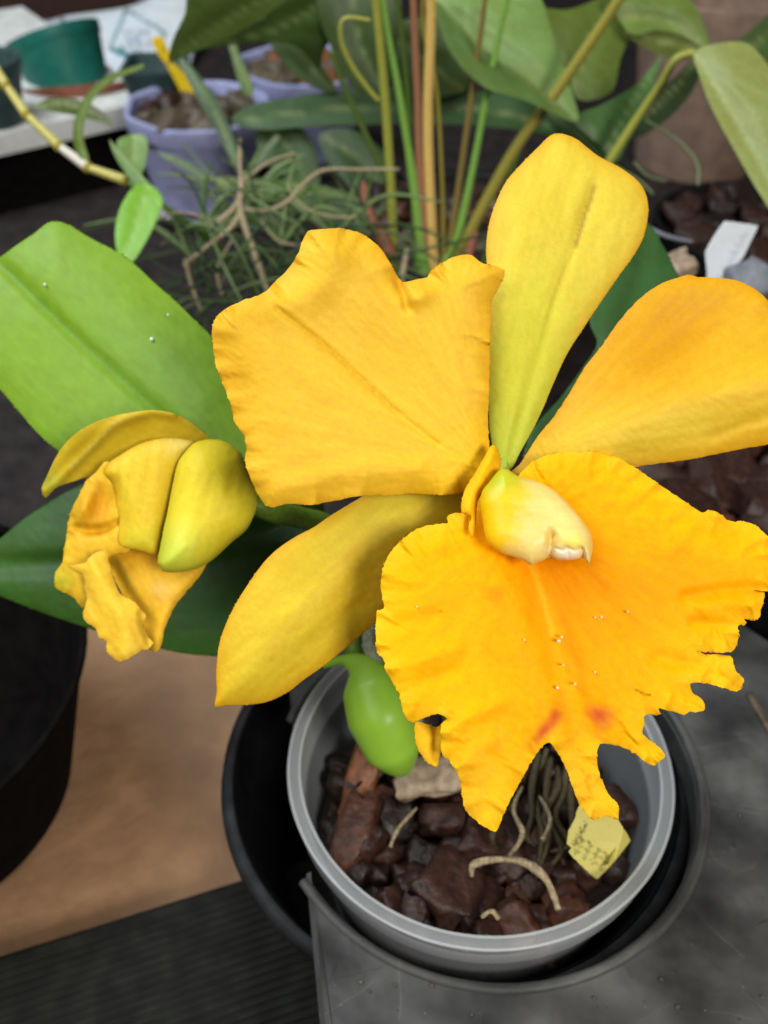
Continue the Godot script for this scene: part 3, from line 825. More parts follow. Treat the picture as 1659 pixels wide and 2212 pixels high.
	part(fl, "lip_lobe", sheet(sl, {"d": 0.2165, "ref": [1030, 1060], "gx": 0.004, "gy": -0.0016, "thick": 0.9, "cell": 4.0, "step": 5.0, "jag": 1.0, "curl": [-1.2, 8.0], "veins": [60.0, 0.1, 20.0], "lines": [[[[1062, 985], [1030, 1050], [1012, 1110]], 10.0, 1.0]], "col": S(246, 190, 24), "edge": [S(240, 178, 24), 5.0], "streak": 0.08}), M.lip, "lobe of the lip folded up beside the column")
	for w in [[1299, 1333, 3.0], [1285, 1334, 2.2], [1207, 1385, 3.4], [1213, 1376, 2.4], [1242, 1478, 2.6], [1285, 1452, 2.4], [1204, 1486, 3.2], [1132, 1382, 2.0], [1356, 1322, 2.4], [900, 1311, 2.0], [1217, 1437, 2.0]]:
		var dd: float = 0.2195 + (0.0003 * (w[0] - 1090) - 0.0017 * (w[1] - 1060)) * 0.01
		part(fl, "dew_drop", tube([P(w[0], w[1], dd), P(w[0] + 2, w[1] + 1, dd - 0.0026)], [w[2] * 0.11, w[2] * 0.12, 0.02], 8), M.drop)
	# small curled flap under the left of the lip
	var fp: Array = []
	for q in [[196, 1205], [240, 1212], [285, 1225], [330, 1200], [400, 1150], [420, 1230], [370, 1290], [318, 1310], [300, 1340], [285, 1390], [262, 1384], [240, 1370], [205, 1315], [194, 1270]]: fp.append([795.5 + q[0] * 0.5205, 932.6 + q[1] * 0.5205])
	part(fl, "lip_flap", sheet(fp, {"d": 0.2145, "ref": [930, 1600], "gx": 0.0012, "gy": -0.0012, "thick": 0.8, "cell": 5.0, "step": 5.0, "jag": 1.6, "curl": [-1.6, 14.0], "lines": [[[[945, 1570], [938, 1610], [942, 1640]], 8.0, -1.4]], "col": S(246, 188, 36), "streak": 0.09}), M.lip, "small curled flap of the lip's edge")
	# the column with its cap
	var cc: Array = []
	for q in [[400, 235], [300, 350], [232, 440], [215, 560], [235, 700], [262, 850], [305, 940], [400, 1010], [560, 1062], [640, 1100], [690, 1132], [730, 1112], [800, 1085], [850, 1055], [880, 1050], [930, 1075], [1050, 1080], [1130, 1065], [1165, 1045], [1195, 1080], [1228, 1116], [1252, 1050], [1266, 930], [1242, 820], [1170, 710], [1080, 600], [980, 490], [880, 410], [760, 350], [640, 320], [560, 290], [480, 240]]: cc.append([987.5 + q[0] * 0.2315, 960 + q[1] * 0.2315])
	part(fl, "column", sheet(cc, {"d": 0.2152, "ref": [1100, 1050], "gx": -0.0006, "gy": -0.0022, "thick": 1.0, "cell": 3.2, "step": 4.0, "dome": [4.6, 58.0], "back": 0.5, "fine": 0.4, "lines": [[[[1192, 1160], [1190, 1190], [1186, 1205]], 8.0, -1.8], [[[1258, 1185], [1262, 1205]], 4.0, -1.2], [[[1200, 1184], [1214, 1190], [1226, 1183], [1240, 1190], [1256, 1184]], 2.5, -0.5], [[[1226, 1183], [1228, 1206]], 2.5, -0.4]], "bumps": [[1230, 1165, 24, 14, 10, 0.8], [1192, 1152, 14, 10, 30, -0.8]],
		"col": S(228, 198, 112), "spots": [[1046, 1118, 78, 150, 22, S(228, 184, 8), 1.0, 2.6], [1078, 1036, 50, 36, 0, S(176, 190, 36), 0.9], [1060, 1170, 34, 50, -20, S(242, 188, 20), 0.9], [1228, 1196, 34, 12, 5, S(244, 226, 214), 0.95], [1240, 1170, 22, 14, 0, S(252, 236, 96), 0.9], [1218, 1120, 60, 22, 50, S(236, 216, 134), 0.6]], "streak": 0.05}), M.column, "stubby cream column with a white cap")

func half_open_bud(t: Node3D) -> void:
	var X := func(a: Array) -> Array:
		var o: Array = []
		for q in a: o.append([54.9 + q[0] * 0.3307, 850.3 + q[1] * 0.3307])
		return o
	var b := part(t, "bud", stem([[470, 1040, 0.263], [510, 1065, 0.266], [545, 1088, 0.268]], [150, 90, 40], 20), mat(S(170, 170, 30), 0.5), "half open yellow bud")
	part(b, "sepal", sheet(X.call([[105, 620], [140, 540], [180, 450], [240, 350], [330, 260], [450, 190], [600, 140], [740, 115], [850, 108], [950, 125], [1050, 170], [1130, 230], [1210, 300], [1190, 350], [1080, 360], [960, 350], [850, 360], [740, 390], [620, 450], [500, 520], [440, 540], [390, 550], [290, 582], [200, 617], [130, 682]]),
		{"d": 0.2615, "ref": [260, 960], "gx": -0.0005, "gy": 0.006, "thick": 0.9, "cell": 5.0, "veins": [-40.0, 0.08, 24.0], "lines": [[X.call([[130, 640], [210, 580], [300, 480], [450, 330], [560, 215], [700, 150], [840, 122], [960, 140]]), 9.0, 1.5], [X.call([[160, 540], [330, 330], [560, 170], [760, 120]]), 26.0, 1.6]],
		"col": S(216, 182, 40), "edge": [S(206, 178, 48), 8.0], "spots": [[110, 1040, 20, 26, 30, S(178, 184, 60), 0.8], [180, 960, 70, 25, -45, S(186, 158, 26), 0.6]], "strokes": [[X.call([[300, 480], [450, 330], [560, 215], [700, 150]]), 3.0, S(226, 208, 96), 0.7]], "streak": 0.08}), M.petal, "arched outer sepal of the bud")
	part(b, "petal", sheet(X.call([[540, 440], [450, 520], [390, 580], [350, 660], [320, 720], [290, 790], [270, 900], [255, 1010], [240, 1100], [200, 1160], [183, 1230], [210, 1280], [270, 1310], [330, 1345], [375, 1400], [460, 1360], [480, 1200], [560, 1060], [680, 1030], [660, 900], [640, 700], [620, 560]]),
		{"d": 0.258, "ref": [200, 1100], "gx": -0.002, "gy": 0.0005, "thick": 0.8, "cell": 5.0, "jag": 2.2, "curl": [-1.6, 12.0], "veins": [70.0, 0.15, 22.0], "ruffle": [0.3, 18.0, 40.0], "bumps": [[180, 1100, 16, 32, 10, 2.8], [215, 1078, 12, 40, 15, -2.0], [205, 1150, 34, 10, -10, -2.0], [240, 1090, 14, 36, 10, -2.0]], "lines": [[X.call([[340, 880], [500, 890], [600, 850]]), 8.0, -2.2]],
		"col": S(232, 184, 44), "spots": [[135, 1255, 26, 20, 20, S(190, 184, 46), 0.9], [210, 1100, 30, 50, 10, S(220, 146, 10), 0.7]], "streak": 0.12}), M.petal, "crumpled amber petal of the bud")
	part(b, "petal", sheet(X.call([[960, 290], [1100, 315], [1080, 370], [1040, 430], [1000, 520], [970, 650], [935, 800], [905, 900], [868, 1046], [760, 1030], [690, 1015], [620, 990], [606, 930], [615, 830], [600, 740], [585, 640], [555, 570], [515, 520], [540, 455], [620, 400], [740, 330], [850, 298]]),
		{"d": 0.2545, "ref": [310, 1030], "gx": 0.001, "gy": -0.0005, "thick": 0.8, "cell": 5.0, "curl": [-2.5, 14.0], "veins": [100.0, 0.16, 22.0], "lines": [[X.call([[560, 600], [630, 750], [640, 950]]), 16.0, -1.2], [X.call([[880, 340], [830, 600], [760, 1000]]), 30.0, 1.8]],
		"col": S(228, 194, 48), "edge": [S(218, 168, 24), 7.0], "spots": [[385, 960, 40, 20, 0, S(236, 212, 110), 0.8], [305, 1170, 34, 30, 0, S(214, 206, 50), 0.7]], "streak": 0.1}), M.petal, "rolled middle petal of the bud")
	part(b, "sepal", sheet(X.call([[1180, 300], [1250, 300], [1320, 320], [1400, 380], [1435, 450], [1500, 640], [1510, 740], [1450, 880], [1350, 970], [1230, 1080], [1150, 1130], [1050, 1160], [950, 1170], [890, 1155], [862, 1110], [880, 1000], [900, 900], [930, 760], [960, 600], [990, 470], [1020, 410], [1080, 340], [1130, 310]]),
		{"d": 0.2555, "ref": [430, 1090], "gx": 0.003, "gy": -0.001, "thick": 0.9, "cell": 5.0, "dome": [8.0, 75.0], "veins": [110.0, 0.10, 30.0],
		"col": S(228, 206, 48), "spots": [[370, 1195, 60, 50, -30, S(196, 210, 66), 0.9], [390, 1160, 20, 40, 10, S(228, 224, 90), 0.6], [500, 1000, 50, 60, 0, S(214, 190, 30), 0.6]], "streak": 0.08}), M.petal, "smooth greenish yellow sepal closing the bud")  # small pale spot at lower left is a painted highlight
	part(b, "lip", sheet(X.call([[540, 1060], [600, 985], [700, 985], [870, 1000], [900, 1080], [960, 1130], [1060, 1130], [1190, 1090], [1110, 1230], [1040, 1310], [980, 1390], [930, 1480], [905, 1560], [893, 1640], [852, 1690], [810, 1672], [775, 1650], [740, 1600], [700, 1500], [640, 1330], [570, 1180]]),
		{"d": 0.2605, "ref": [330, 1260], "gx": -0.003, "gy": -0.002, "thick": 0.8, "cell": 5.0, "jag": 2.2, "curl": [-1.5, 14.0], "veins": [60.0, 0.2, 24.0], "lines": [[X.call([[560, 1120], [660, 1300], [770, 1460]]), 14.0, -3.5], [X.call([[1080, 1180], [930, 1400], [850, 1660]]), 22.0, 2.4]], "bumps": [[345, 1275, 24, 20, 0, 1.4]],
		"col": S(238, 186, 46), "spots": [[348, 1278, 22, 22, -40, S(238, 188, 96), 0.8], [300, 1200, 60, 26, 20, S(226, 156, 14), 0.7]], "streak": 0.12}), M.petal, "folded lip of the bud")
	part(b, "lip_flap", sheet(X.call([[290, 1132], [390, 1100], [440, 1045], [520, 1030], [545, 1090], [570, 1180], [615, 1300], [690, 1345], [745, 1390], [785, 1465], [770, 1500], [800, 1580], [835, 1630], [800, 1668], [760, 1672], [700, 1720], [620, 1752], [560, 1722], [530, 1690], [525, 1620], [480, 1590], [460, 1540], [400, 1500], [376, 1470], [378, 1430], [402, 1340], [386, 1280], [382, 1200]]),
		{"d": 0.2525, "ref": [230, 1320], "gx": -0.001, "gy": -0.001, "thick": 0.8, "cell": 5.0, "jag": 2.2, "curl": [-1.0, 10.0], "veins": [60.0, 0.1, 24.0], "ruffle": [0.15, 14.0, 40.0], "lines": [[X.call([[420, 1080], [520, 1300], [640, 1500], [660, 1700]]), 26.0, 2.0], [X.call([[760, 1440], [790, 1560], [810, 1640]]), 8.0, -1.6]],
		"col": S(242, 196, 54), "edge": [S(238, 190, 64), 8.0], "streak": 0.12}), M.petal, "frilled front flap of the bud's lip")

# ---------------------------------------------------------------- things behind
func turned(called: String, label: String, category: String, at: Vector3, axis: Vector3, yaw: float, group := "") -> Node3D:
	var t := thing(called, label, category, at, group)
	var y := axis.normalized()
	var x := Vector3(cos(yaw), 0, sin(yaw))
	x = (x - y * x.dot(y)).normalized()
	t.basis = Basis(x, y, x.cross(y))
	return t

func local_part(t: Node3D, called: String, mesh: Mesh, m: Material) -> MeshInstance3D:
	var o := part(t, called, mesh, m)
	o.position = Vector3.ZERO
	return o

# pot profile turned with a lobed or squared plan: lobes, depth of the lobes
func lobed(prof: Array, lobes: int, deep: float, square := false, seg := 96) -> ArrayMesh:
	var v := PackedVector3Array()
	var ix := PackedInt32Array()
	for q in prof:
		for j in seg:
			var g := TAU * j / seg
			var k := 1.0 + deep * cos(g * lobes)
			if square: k = minf(1.0 / maxf(absf(cos(g)), absf(sin(g))), 1.28)
			v.append(Vector3(cos(g) * q[0] * k, q[1], sin(g) * q[0] * k))
	for i in prof.size() - 1:
		for j in seg:
			var a := i * seg + j
			var b := i * seg + (j + 1) % seg
			ix.append_array([a, a + seg, b, b, a + seg, b + seg])
	return finish(v, ix)

func pot_profile(r0: float, r1: float, h: float, rim: float) -> Array:
	return [[0.002, 0.0], [r0, 0.0], [lerpf(r0, r1, 0.05), h * 0.02], [r1 * 0.965, h * 0.80], [r1, h * 0.815], [r1 + rim * 0.3, h * 0.985], [r1 + rim * 0.1, h], [r1 - 0.0025, h], [r1 - 0.004, h * 0.97], [r0 * 0.93, h * 0.05], [0.002, h * 0.05]]

func heap(pc: Vector3, r: float, n: int, where: String, kinds: Array, smin: float, smax: float, gap: float) -> void:
	var meshes: Array = []
	for i in 5: meshes.append(chunk(i + 20))
	var spots: Array = []
	for i in 600:
		var a := rng.randf() * TAU
		var p := Vector2(cos(a), sin(a)) * sqrt(rng.randf()) * r
		var ok := spots.size() < n
		for q in spots:
			if p.distance_to(q) < gap: ok = false
		if not ok: continue
		spots.append(p)
		var s := rng.randf_range(smin, smax)
		var k: Array = kinds[rng.randi() % kinds.size()]
		place_chunk("bark_chunk", meshes[rng.randi() % 5], M[k[0]], pc + Vector3(p.x, rng.randf() * 0.004, p.y), Vector3(s, s * rng.randf_range(0.5, 0.8), s * rng.randf_range(0.6, 0.95)), Vector3(rng.randf_range(-0.6, 0.6), rng.randf() * TAU, rng.randf_range(-0.6, 0.6)), k[1] + " bark chip " + where, k[1] + " bark chips " + where)

func leaf(t: Node3D, o: Array, d: float, gx: float, gy: float, rib: Array, c: Color, opt := {}) -> MeshInstance3D:
	var pale := c.lerp(S(190, 200, 130), 0.35)
	var q := {"d": d, "ref": rib[0], "gx": gx, "gy": gy, "thick": 0.6, "cell": opt.get("cell", 12.0), "curl": [opt.get("curl", -3.0), 40.0], "fan": [rib[0][0], rib[0][1], 500.0], "veins": [0.0, opt.get("vein", 0.6), 60.0], "lines": [[rib, 26.0, opt.get("fold", -3.0)]], "strokes": [[rib, 4.0, pale, 0.8]], "col": c, "streak": 0.12, "fine": 0.5}
	if opt.has("spots"): q.spots = opt.spots
	return part(t, "leaf", sheet(o, q), M.softleaf, opt.get("label", ""))

func behind_left() -> void:
	M.white = mat(S(232, 232, 226), 0.6, {"tex": grain(0.02, 0.86, 1.0, 31), "scale": 8.0})
	M.bag = mat(Color(1, 1, 1), 0.4, {"vc": true, "bump": bumpy(0.012, 33, 10.0), "scale": 7.0, "bs": 0.7, "spec": 0.5})
	M.teal = mat(S(26, 108, 94), 0.45, {"tex": grain(0.02, 0.8, 1.0, 32), "scale": 12.0})
	M.slate = mat(S(62, 84, 82), 0.5, {"tex": grain(0.02, 0.8, 1.0, 32), "scale": 12.0})
	M.clay = mat(S(176, 108, 84), 0.8, {"tex": grain(0.02, 0.75, 1.0, 34), "scale": 12.0})
	M.lavender = mat(S(172, 175, 216), 0.5, {"tex": grain(0.02, 0.82, 1.0, 35), "scale": 12.0})
	M.tag_yellow = mat(S(244, 204, 36), 0.5, {"tex": grain(0.02, 0.85, 1.0, 36), "scale": 20.0})
	M.saucer = mat(S(196, 192, 200), 0.6, {"tex": grain(0.02, 0.75, 1.0, 37), "scale": 20.0})
	# white shelf board on a block made black for the shade beneath
	var a := G(-160, 374, 0.052)
	var b := G(345, 258, 0.052)
	var back := Vector3(b.z - a.z, 0, -(b.x - a.x)).normalized() * 0.34
	var o := PackedVector2Array()
	for p in [a, b, b + back, a + back]: o.append(Vector2(p.x, p.z))
	var t := thing("shelf", "white painted shelf board holding small pots, on a black block standing in for shade", "shelf", Vector3(a.x, 0, a.z))
	part(t, "board", slab(o, 0.052, 0.07), M.white)
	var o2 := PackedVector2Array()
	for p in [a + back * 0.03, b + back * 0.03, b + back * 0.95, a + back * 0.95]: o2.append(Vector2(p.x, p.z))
	part(t, "shade_block", slab(o2, 0.0, 0.0518), M.matte)  # full length and black to imitate the shade under the board
	# the printed bag lying behind
	var teal := S(46, 122, 124)
	var ink := S(44, 46, 52)
	var st: Array = []
	var circle: Array = []
	for i in 25: circle.append([100 + cos(i * TAU / 24) * 43, 66 + sin(i * TAU / 24) * 40])
	st.append([circle, 4.0, ink, 0.95])
	for i in 9: st.append([[[66 + i * 9, 66 - sqrt(maxf(0.0, 1600.0 - (i * 9 - 34) ** 2)) * 0.9], [66 + i * 8.5, 70], [66 + i * 9, 66 + sqrt(maxf(0.0, 1600.0 - (i * 9 - 34) ** 2)) * 0.9]], 1.7, ink, 0.75])
	st.append([[[58, 62], [98, 58], [142, 62]], 2.0, ink, 0.8])
	st.append([[[62, 80], [98, 78], [138, 82]], 2.0, ink, 0.8])
	st.append([[[80, 30], [100, 48], [122, 34]], 2.5, ink, 0.8])
	for l in [[[238, 104], [273, 20]], [[273, 20], [356, 71]], [[356, 71], [336, 126]], [[336, 126], [280, 128]], [[280, 128], [238, 104]]]: st.append([l, 3.2, teal, 0.95])
	for l in [[[246, 108], [268, 118]], [[262, 104], [276, 124]]]: st.append([l, 6.0, teal, 0.9])
	for l in [[[268, 66], [292, 118]], [[282, 64], [306, 112]], [[276, 96], [322, 62]], [[300, 60], [304, 96]], [[318, 66], [322, 104]]]: st.append([l, 3.4, S(150, 168, 184), 0.9])
	single("printed_bag", sheet([[-70, 82], [0, 62], [60, 54], [150, 33], [280, 13], [400, -34], [424, 40], [408, 150], [340, 205], [200, 226], [60, 250], [-70, 268]], {"d": 1.1, "ref": [180, 130], "gx": 0.006, "gy": -0.04, "thick": 3.0, "cell": 4.0, "dome": [16.0, 60.0], "back": 0.6, "bumps": [[200, 160, 90, 20, -15, 4.0], [340, 100, 30, 60, 0, 3.0]], "col": S(226, 232, 238), "strokes": st, "streak": 0.05, "fine": 6.0}), M.bag, "white printed plastic bag with a round black emblem and a teal diamond", "bag")
	# brown things behind the bag
	single("wooden_crate", slab(PackedVector2Array([Vector2(-0.75, -1.36), Vector2(-0.29, -1.50), Vector2(-0.24, -1.34), Vector2(-0.70, -1.20)]), 0.0, 0.10), M.bark, "low brown wooden crate behind the printed bag", "crate")
	# pots on the shelf
	t = turned("green_pot", "small dark teal plastic pot leaning in a clay saucer on the shelf", "pot", P(160, 198, 0.90), P(122, 100, 0.886) - P(160, 198, 0.90), 0.3)
	local_part(t, "wall", lobed(pot_profile(0.033, 0.0425, 0.050, 0.004), 1, 0.0, false, 64), M.teal)
	t = turned("clay_saucer", "pinkish clay saucer under the teal pot", "saucer", P(184, 210, 0.897), P(166, 114, 0.881) - P(184, 210, 0.897), 0.3)
	local_part(t, "dish", lathe(Vector3.ZERO, [[0.002, 0.0], [0.045, 0.0], [0.056, 0.011], [0.054, 0.0115], [0.044, 0.003], [0.002, 0.003]], 64), M.clay)
	t = thing("green_pot", "dark green pot at the near end of the white shelf", "pot", G(-8, 262, 0.0705))
	local_part(t, "wall", lobed(pot_profile(0.022, 0.03, 0.05, 0.003), 1, 0.0, false, 48), M.slate)
	t = thing("square_pot", "grey green square pot behind the yellow label", "pot", G(345, 212, 0.0705))
	local_part(t, "wall", lobed(pot_profile(0.020, 0.026, 0.03, 0.002), 1, 0.0, true, 64), M.slate)
	# lavender pots
	for k in 2:
		var at: Vector3 = [G(447, 418, 0.012), G(660, 318, 0.012)][k]
		t = turned("lavender_pot", ["lavender pot with a lobed rim and a yellow label in its bark", "lavender pot full of dry husks behind the strap leaves"][k], "pot", at, Vector3(0.02, 1, 0), 0.3)
		local_part(t, "wall", lobed(pot_profile(0.040, 0.0575, 0.075, 0.005), 8, 0.022), M.lavender)
		local_part(t, "soil", lathe(Vector3.ZERO, [[0.0005, 0.062], [0.052, 0.06], [0.049, 0.05], [0.0005, 0.05]], 40), M.soil)
		heap(at + Vector3(0, 0.066, 0), 0.042, 16, ["around the yellow label", "in the far lavender pot"][k], [["bark_grey", "grey brown"], ["bark_orange", "tan"]] if k == 1 else [["bark", "dark brown"], ["bark_grey", "grey brown"]], 0.014, 0.028, 0.014)
		t = turned("pot_saucer", ["pale saucer under the labelled lavender pot", "pale saucer under the far lavender pot"][k], "saucer", at - Vector3(0, 0.0115, 0), Vector3.UP, 0.0)
		local_part(t, "dish", lathe(Vector3.ZERO, [[0.002, 0.0], [0.046, 0.0], [0.054, 0.010], [0.052, 0.011], [0.044, 0.0035], [0.002, 0.0035]], 64), M.saucer)
	t = thing("plant_label", "bright yellow two piece plant label standing in the lavender pot", "label", P(418, 225, 0.817))
	part(t, "upper_piece", sheet([[326, 84], [349, 77], [372, 128], [360, 140], [350, 128], [338, 112]], {"d": 0.80, "ref": [380, 150], "gy": 0.024, "thick": 1.0, "cell": 6.0, "round": 0.2, "col": S(244, 204, 36), "strokes": [[[[353, 107], [355, 110]], 3.0, S(150, 110, 20), 0.9]]}), M.column)
	part(t, "lower_piece", sheet([[360, 141], [374, 136], [408, 168], [432, 220], [406, 230], [386, 190]], {"d": 0.799, "ref": [380, 150], "gy": 0.024, "thick": 1.0, "cell": 6.0, "round": 0.2, "col": S(244, 208, 40)}), M.column)
	# the cane with its nodes and leaves
	M.cane = mat(S(206, 196, 108), 0.5, {"tex": grain(0.03, 0.75, 1.0, 38), "scale": 60.0})
	M.cane_white = mat(S(226, 218, 202), 0.6, {"tex": grain(0.03, 0.8, 1.0, 39), "scale": 60.0})
	M.node = mat(S(150, 136, 48), 0.6)
	M.leafgreen = mat(S(96, 132, 46), 0.5)
	t = thing("orchid_cane", "yellow jointed orchid cane with thin curled leaves leaning over the bench", "orchid cane", P(275, 388, 0.50))
	var seg := [[-30, 115], [14, 186], [58, 248], [128, 316], [190, 362], [272, 390]]
	for i in 5:
		part(t, "joint", stem([[seg[i][0], seg[i][1], 0.52 - i * 0.004], [(seg[i][0] + seg[i + 1][0]) * 0.5, (seg[i][1] + seg[i + 1][1]) * 0.5, 0.518 - i * 0.004], [seg[i + 1][0], seg[i + 1][1], 0.516 - i * 0.004]], [17, 20, 22], 12), M.cane_white if i == 3 else M.cane)
		part(t, "node", stem([[seg[i + 1][0] - 5, seg[i + 1][1] - 4, 0.516 - i * 0.004], [seg[i + 1][0], seg[i + 1][1], 0.516 - i * 0.004], [seg[i + 1][0] + 5, seg[i + 1][1] + 3, 0.516 - i * 0.004]], [20, 27, 20], 12), M.node)
	leaf(t, [[172, 340], [158, 300], [164, 250], [190, 200], [240, 160], [310, 138], [312, 146], [250, 172], [205, 210], [184, 256], [180, 300], [192, 346]], 0.50, 0.01, 0.0, [[178, 340], [172, 260], [210, 190], [305, 142]], S(100, 126, 56), {"cell": 8.0, "curl": 0.0})
	leaf(t, [[74, 232], [100, 214], [140, 210], [190, 222], [226, 246], [244, 272], [215, 262], [160, 248], [110, 240]], 0.51, 0.004, -0.01, [[78, 232], [150, 226], [240, 270]], S(74, 90, 34), {"cell": 8.0, "curl": 0.0})
	leaf(t, [[296, 398], [330, 402], [352, 432], [338, 476], [310, 530], [282, 568], [258, 556], [249, 516], [253, 470], [270, 428]], 0.47, 0.0, -0.01, [[318, 404], [296, 480], [266, 560]], S(122, 172, 50), {"cell": 8.0, "curl": -2.0, "label": "bright green young leaf"})
	leaf(t, [[236, 300], [246, 312], [300, 372], [352, 430], [336, 436], [286, 392], [250, 340]], 0.485, 0.0, 0.0, [[240, 306], [344, 432]], S(112, 142, 84), {"cell": 8.0, "curl": 0.0})
	leaf(t, [[252, 306], [290, 290], [318, 300], [312, 360], [290, 400], [268, 350]], 0.487, 0.0, 0.0, [[290, 296], [292, 396]], S(110, 140, 66), {"cell": 8.0})
	part(t, "stem", stem([[272, 390, 0.50], [320, 420, 0.50], [400, 480, 0.52], [470, 530, 0.56], [505, 560, 0.585]], [14, 12, 14, 14, 12], 8), M.leafgreen)

func behind_middle() -> void:
	# pot of the long stemmed plant
	var pc := Vector3(0.045, 0.0005, -0.575)
	var t := thing("brown_pot", "dark brown pot of bark behind the flower", "pot", pc)
	part(t, "wall", lathe(pc, pot_profile(0.055, 0.076, 0.10, 0.004), 72), M.black)
	part(t, "soil", lathe(pc, [[0.0005, 0.088], [0.07, 0.086], [0.066, 0.07], [0.0005, 0.07]], 48), M.soil)
	heap(pc + Vector3(0, 0.092, 0), 0.062, 34, "around the long stems", [["bark", "dark brown"], ["bark_grey", "grey brown"], ["bark_red", "reddish brown"], ["bark_dark", "blackish brown"]], 0.014, 0.03, 0.014)
	var fp := thing("foliage_plant", "leafy plant with long bare yellow and green stems behind the flower", "plant", pc + Vector3(0, 0.09, 0))
	var SM := func(c: Color) -> StandardMaterial3D: return mat(c, 0.45, {"tex": grain(0.03, 0.82, 1.0, 41), "scale": 60.0, "spec": 0.45})
	var yg: Material = SM.call(S(172, 174, 74))
	var gr: Material = SM.call(S(140, 188, 84))
	var pk: Material = SM.call(S(176, 122, 92))
	var py: Material = SM.call(S(246, 206, 118))
	var ol: Material = SM.call(S(160, 150, 62))
	var br: Material = SM.call(S(142, 122, 66))
	var dg: Material = SM.call(S(88, 112, 48))
	for q in [
		[yg, [[808, -40], [818, 60], [834, 240], [846, 430], [852, 570], [860, 640]], [18, 19, 20, 20, 22]],
		[gr, [[822, -40], [838, 70], [862, 200], [894, 400], [912, 560], [925, 640]], [13, 14, 17, 28, 60]],
		[dg, [[852, -40], [866, 60], [880, 200], [886, 320], [900, 560]], [11, 11, 12, 12]],
		[pk, [[892, -40], [895, 60], [902, 220], [906, 350], [925, 600]], [15, 16, 17, 16]],
		[py, [[929, -40], [930, 60], [924, 260], [930, 450], [938, 600]], [22, 23, 23, 26]],
		[ol, [[914, -40], [912, 40], [922, 100], [944, 200], [956, 420], [958, 600]], [8, 8, 9, 9]],
		[br, [[1052, -40], [1040, 60], [1020, 200], [988, 420], [960, 600]], [11, 12, 14, 16]],
		[gr, [[1104, -40], [1082, 60], [1052, 200], [1022, 360], [990, 500], [950, 590]], [12, 13, 15, 18, 20]],
		[ol, [[1362, -40], [1290, 70], [1200, 200], [1120, 310], [1052, 430], [985, 560], [960, 610]], [22, 23, 25, 26, 24]],
		[dg, [[1130, 300], [1090, 410], [1060, 500], [1040, 600]], [12, 12, 13, 13]],
		[yg, [[800, 44], [745, 40], [736, 80], [756, 135], [790, 185], [818, 218]], [7, 9, 11, 11, 10]],
		[dg, [[716, 110], [745, 190], [790, 290], [850, 420]], [11, 13, 14, 13]],
		[yg, [[1500, 114], [1460, 128], [1425, 185], [1370, 265], [1318, 345], [1240, 470]], [17, 17, 18, 19, 19]]]:
		var pts: Array = []
		for p in q[1]: pts.append([p[0], p[1], 0.475 + 0.095 * clampf(p[1] / 600.0, -0.1, 1.2)])
		part(fp, "stem", stem(pts, q[2], 10, 0.05), q[0])
	leaf(fp, [[366, 134], [372, 90], [398, 34], [430, -30], [640, -30], [590, 22], [540, 56], [470, 92], [410, 116]], 0.55, 0.004, 0.02, [[372, 130], [460, 60], [600, -20]], S(88, 112, 52), {"label": "dark green leaf over the printed bag"})
	leaf(fp, [[440, 104], [540, 58], [600, 14], [640, -30], [760, -30], [740, 40], [700, 110], [690, 150], [640, 100], [560, 90]], 0.60, 0.0, 0.02, [[450, 100], [600, 60], [740, -20]], S(66, 90, 40))
	leaf(fp, [[935, -20], [975, 40], [1050, 112], [1140, 176], [1246, 262], [1226, 170], [1196, 80], [1150, -30], [1040, -40]], 0.50, 0.006, 0.004, [[938, -10], [1040, 100], [1140, 178], [1240, 258]], S(132, 164, 88), {"label": "pale green underside of a big leaf", "fold": -1.0})
	leaf(fp, [[930, -20], [950, 60], [985, 130], [1050, 190], [1130, 215], [1246, 264], [1140, 172], [1050, 108], [975, 36]], 0.502, 0.006, -0.01, [[938, -10], [1040, 100], [1140, 176], [1240, 258]], S(92, 116, 58), {"fold": -1.0})
	leaf(fp, [[1150, 20], [1230, 20], [1330, -10], [1362, 60], [1340, 130], [1320, 200], [1250, 215], [1226, 160], [1190, 90]], 0.56, 0.004, 0.0, [[1230, 210], [1270, 100], [1320, 0]], S(96, 114, 46))
	leaf(fp, [[1322, -10], [1400, -40], [1480, -10], [1515, 40], [1532, 110], [1480, 80], [1420, 66], [1360, 72]], 0.55, 0.004, 0.0, [[1350, 40], [1440, 50], [1528, 104]], S(112, 134, 62))
	leaf(fp, [[1346, 66], [1420, 62], [1484, 82], [1530, 112], [1470, 128], [1400, 106]], 0.552, 0.004, 0.0, [[1350, 70], [1430, 90], [1524, 112]], S(92, 102, 42))
	leaf(fp, [[1500, 112], [1560, 92], [1610, 92], [1640, 116], [1680, 170], [1740, 280], [1760, 420], [1720, 520], [1650, 432], [1590, 330], [1536, 230], [1510, 160]], 0.46, -0.004, -0.004, [[1504, 114], [1560, 210], [1620, 310], [1700, 460]], S(142, 150, 82), {"label": "olive leaf hanging from a curved stalk", "fold": -2.5})
	leaf(fp, [[1238, 256], [1300, 226], [1370, 186], [1412, 140], [1432, 116], [1416, 176], [1402, 230], [1360, 300], [1330, 348], [1290, 310]], 0.545, 0.004, 0.0, [[1310, 330], [1350, 250], [1426, 124]], S(78, 112, 58), {"label": "dark pointed leaf with a thin tip"})
	leaf(fp, [[688, -20], [850, -30], [862, 60], [852, 130], [826, 210], [768, 196], [722, 120]], 0.60, 0.0, 0.01, [[830, 204], [780, 100], [760, -20]], S(62, 82, 38))
	leaf(fp, [[838, 70], [930, 40], [1000, 120], [1010, 190], [930, 214], [860, 200]], 0.62, 0.0, 0.01, [[848, 80], [920, 130], [1004, 196]], S(70, 88, 42))
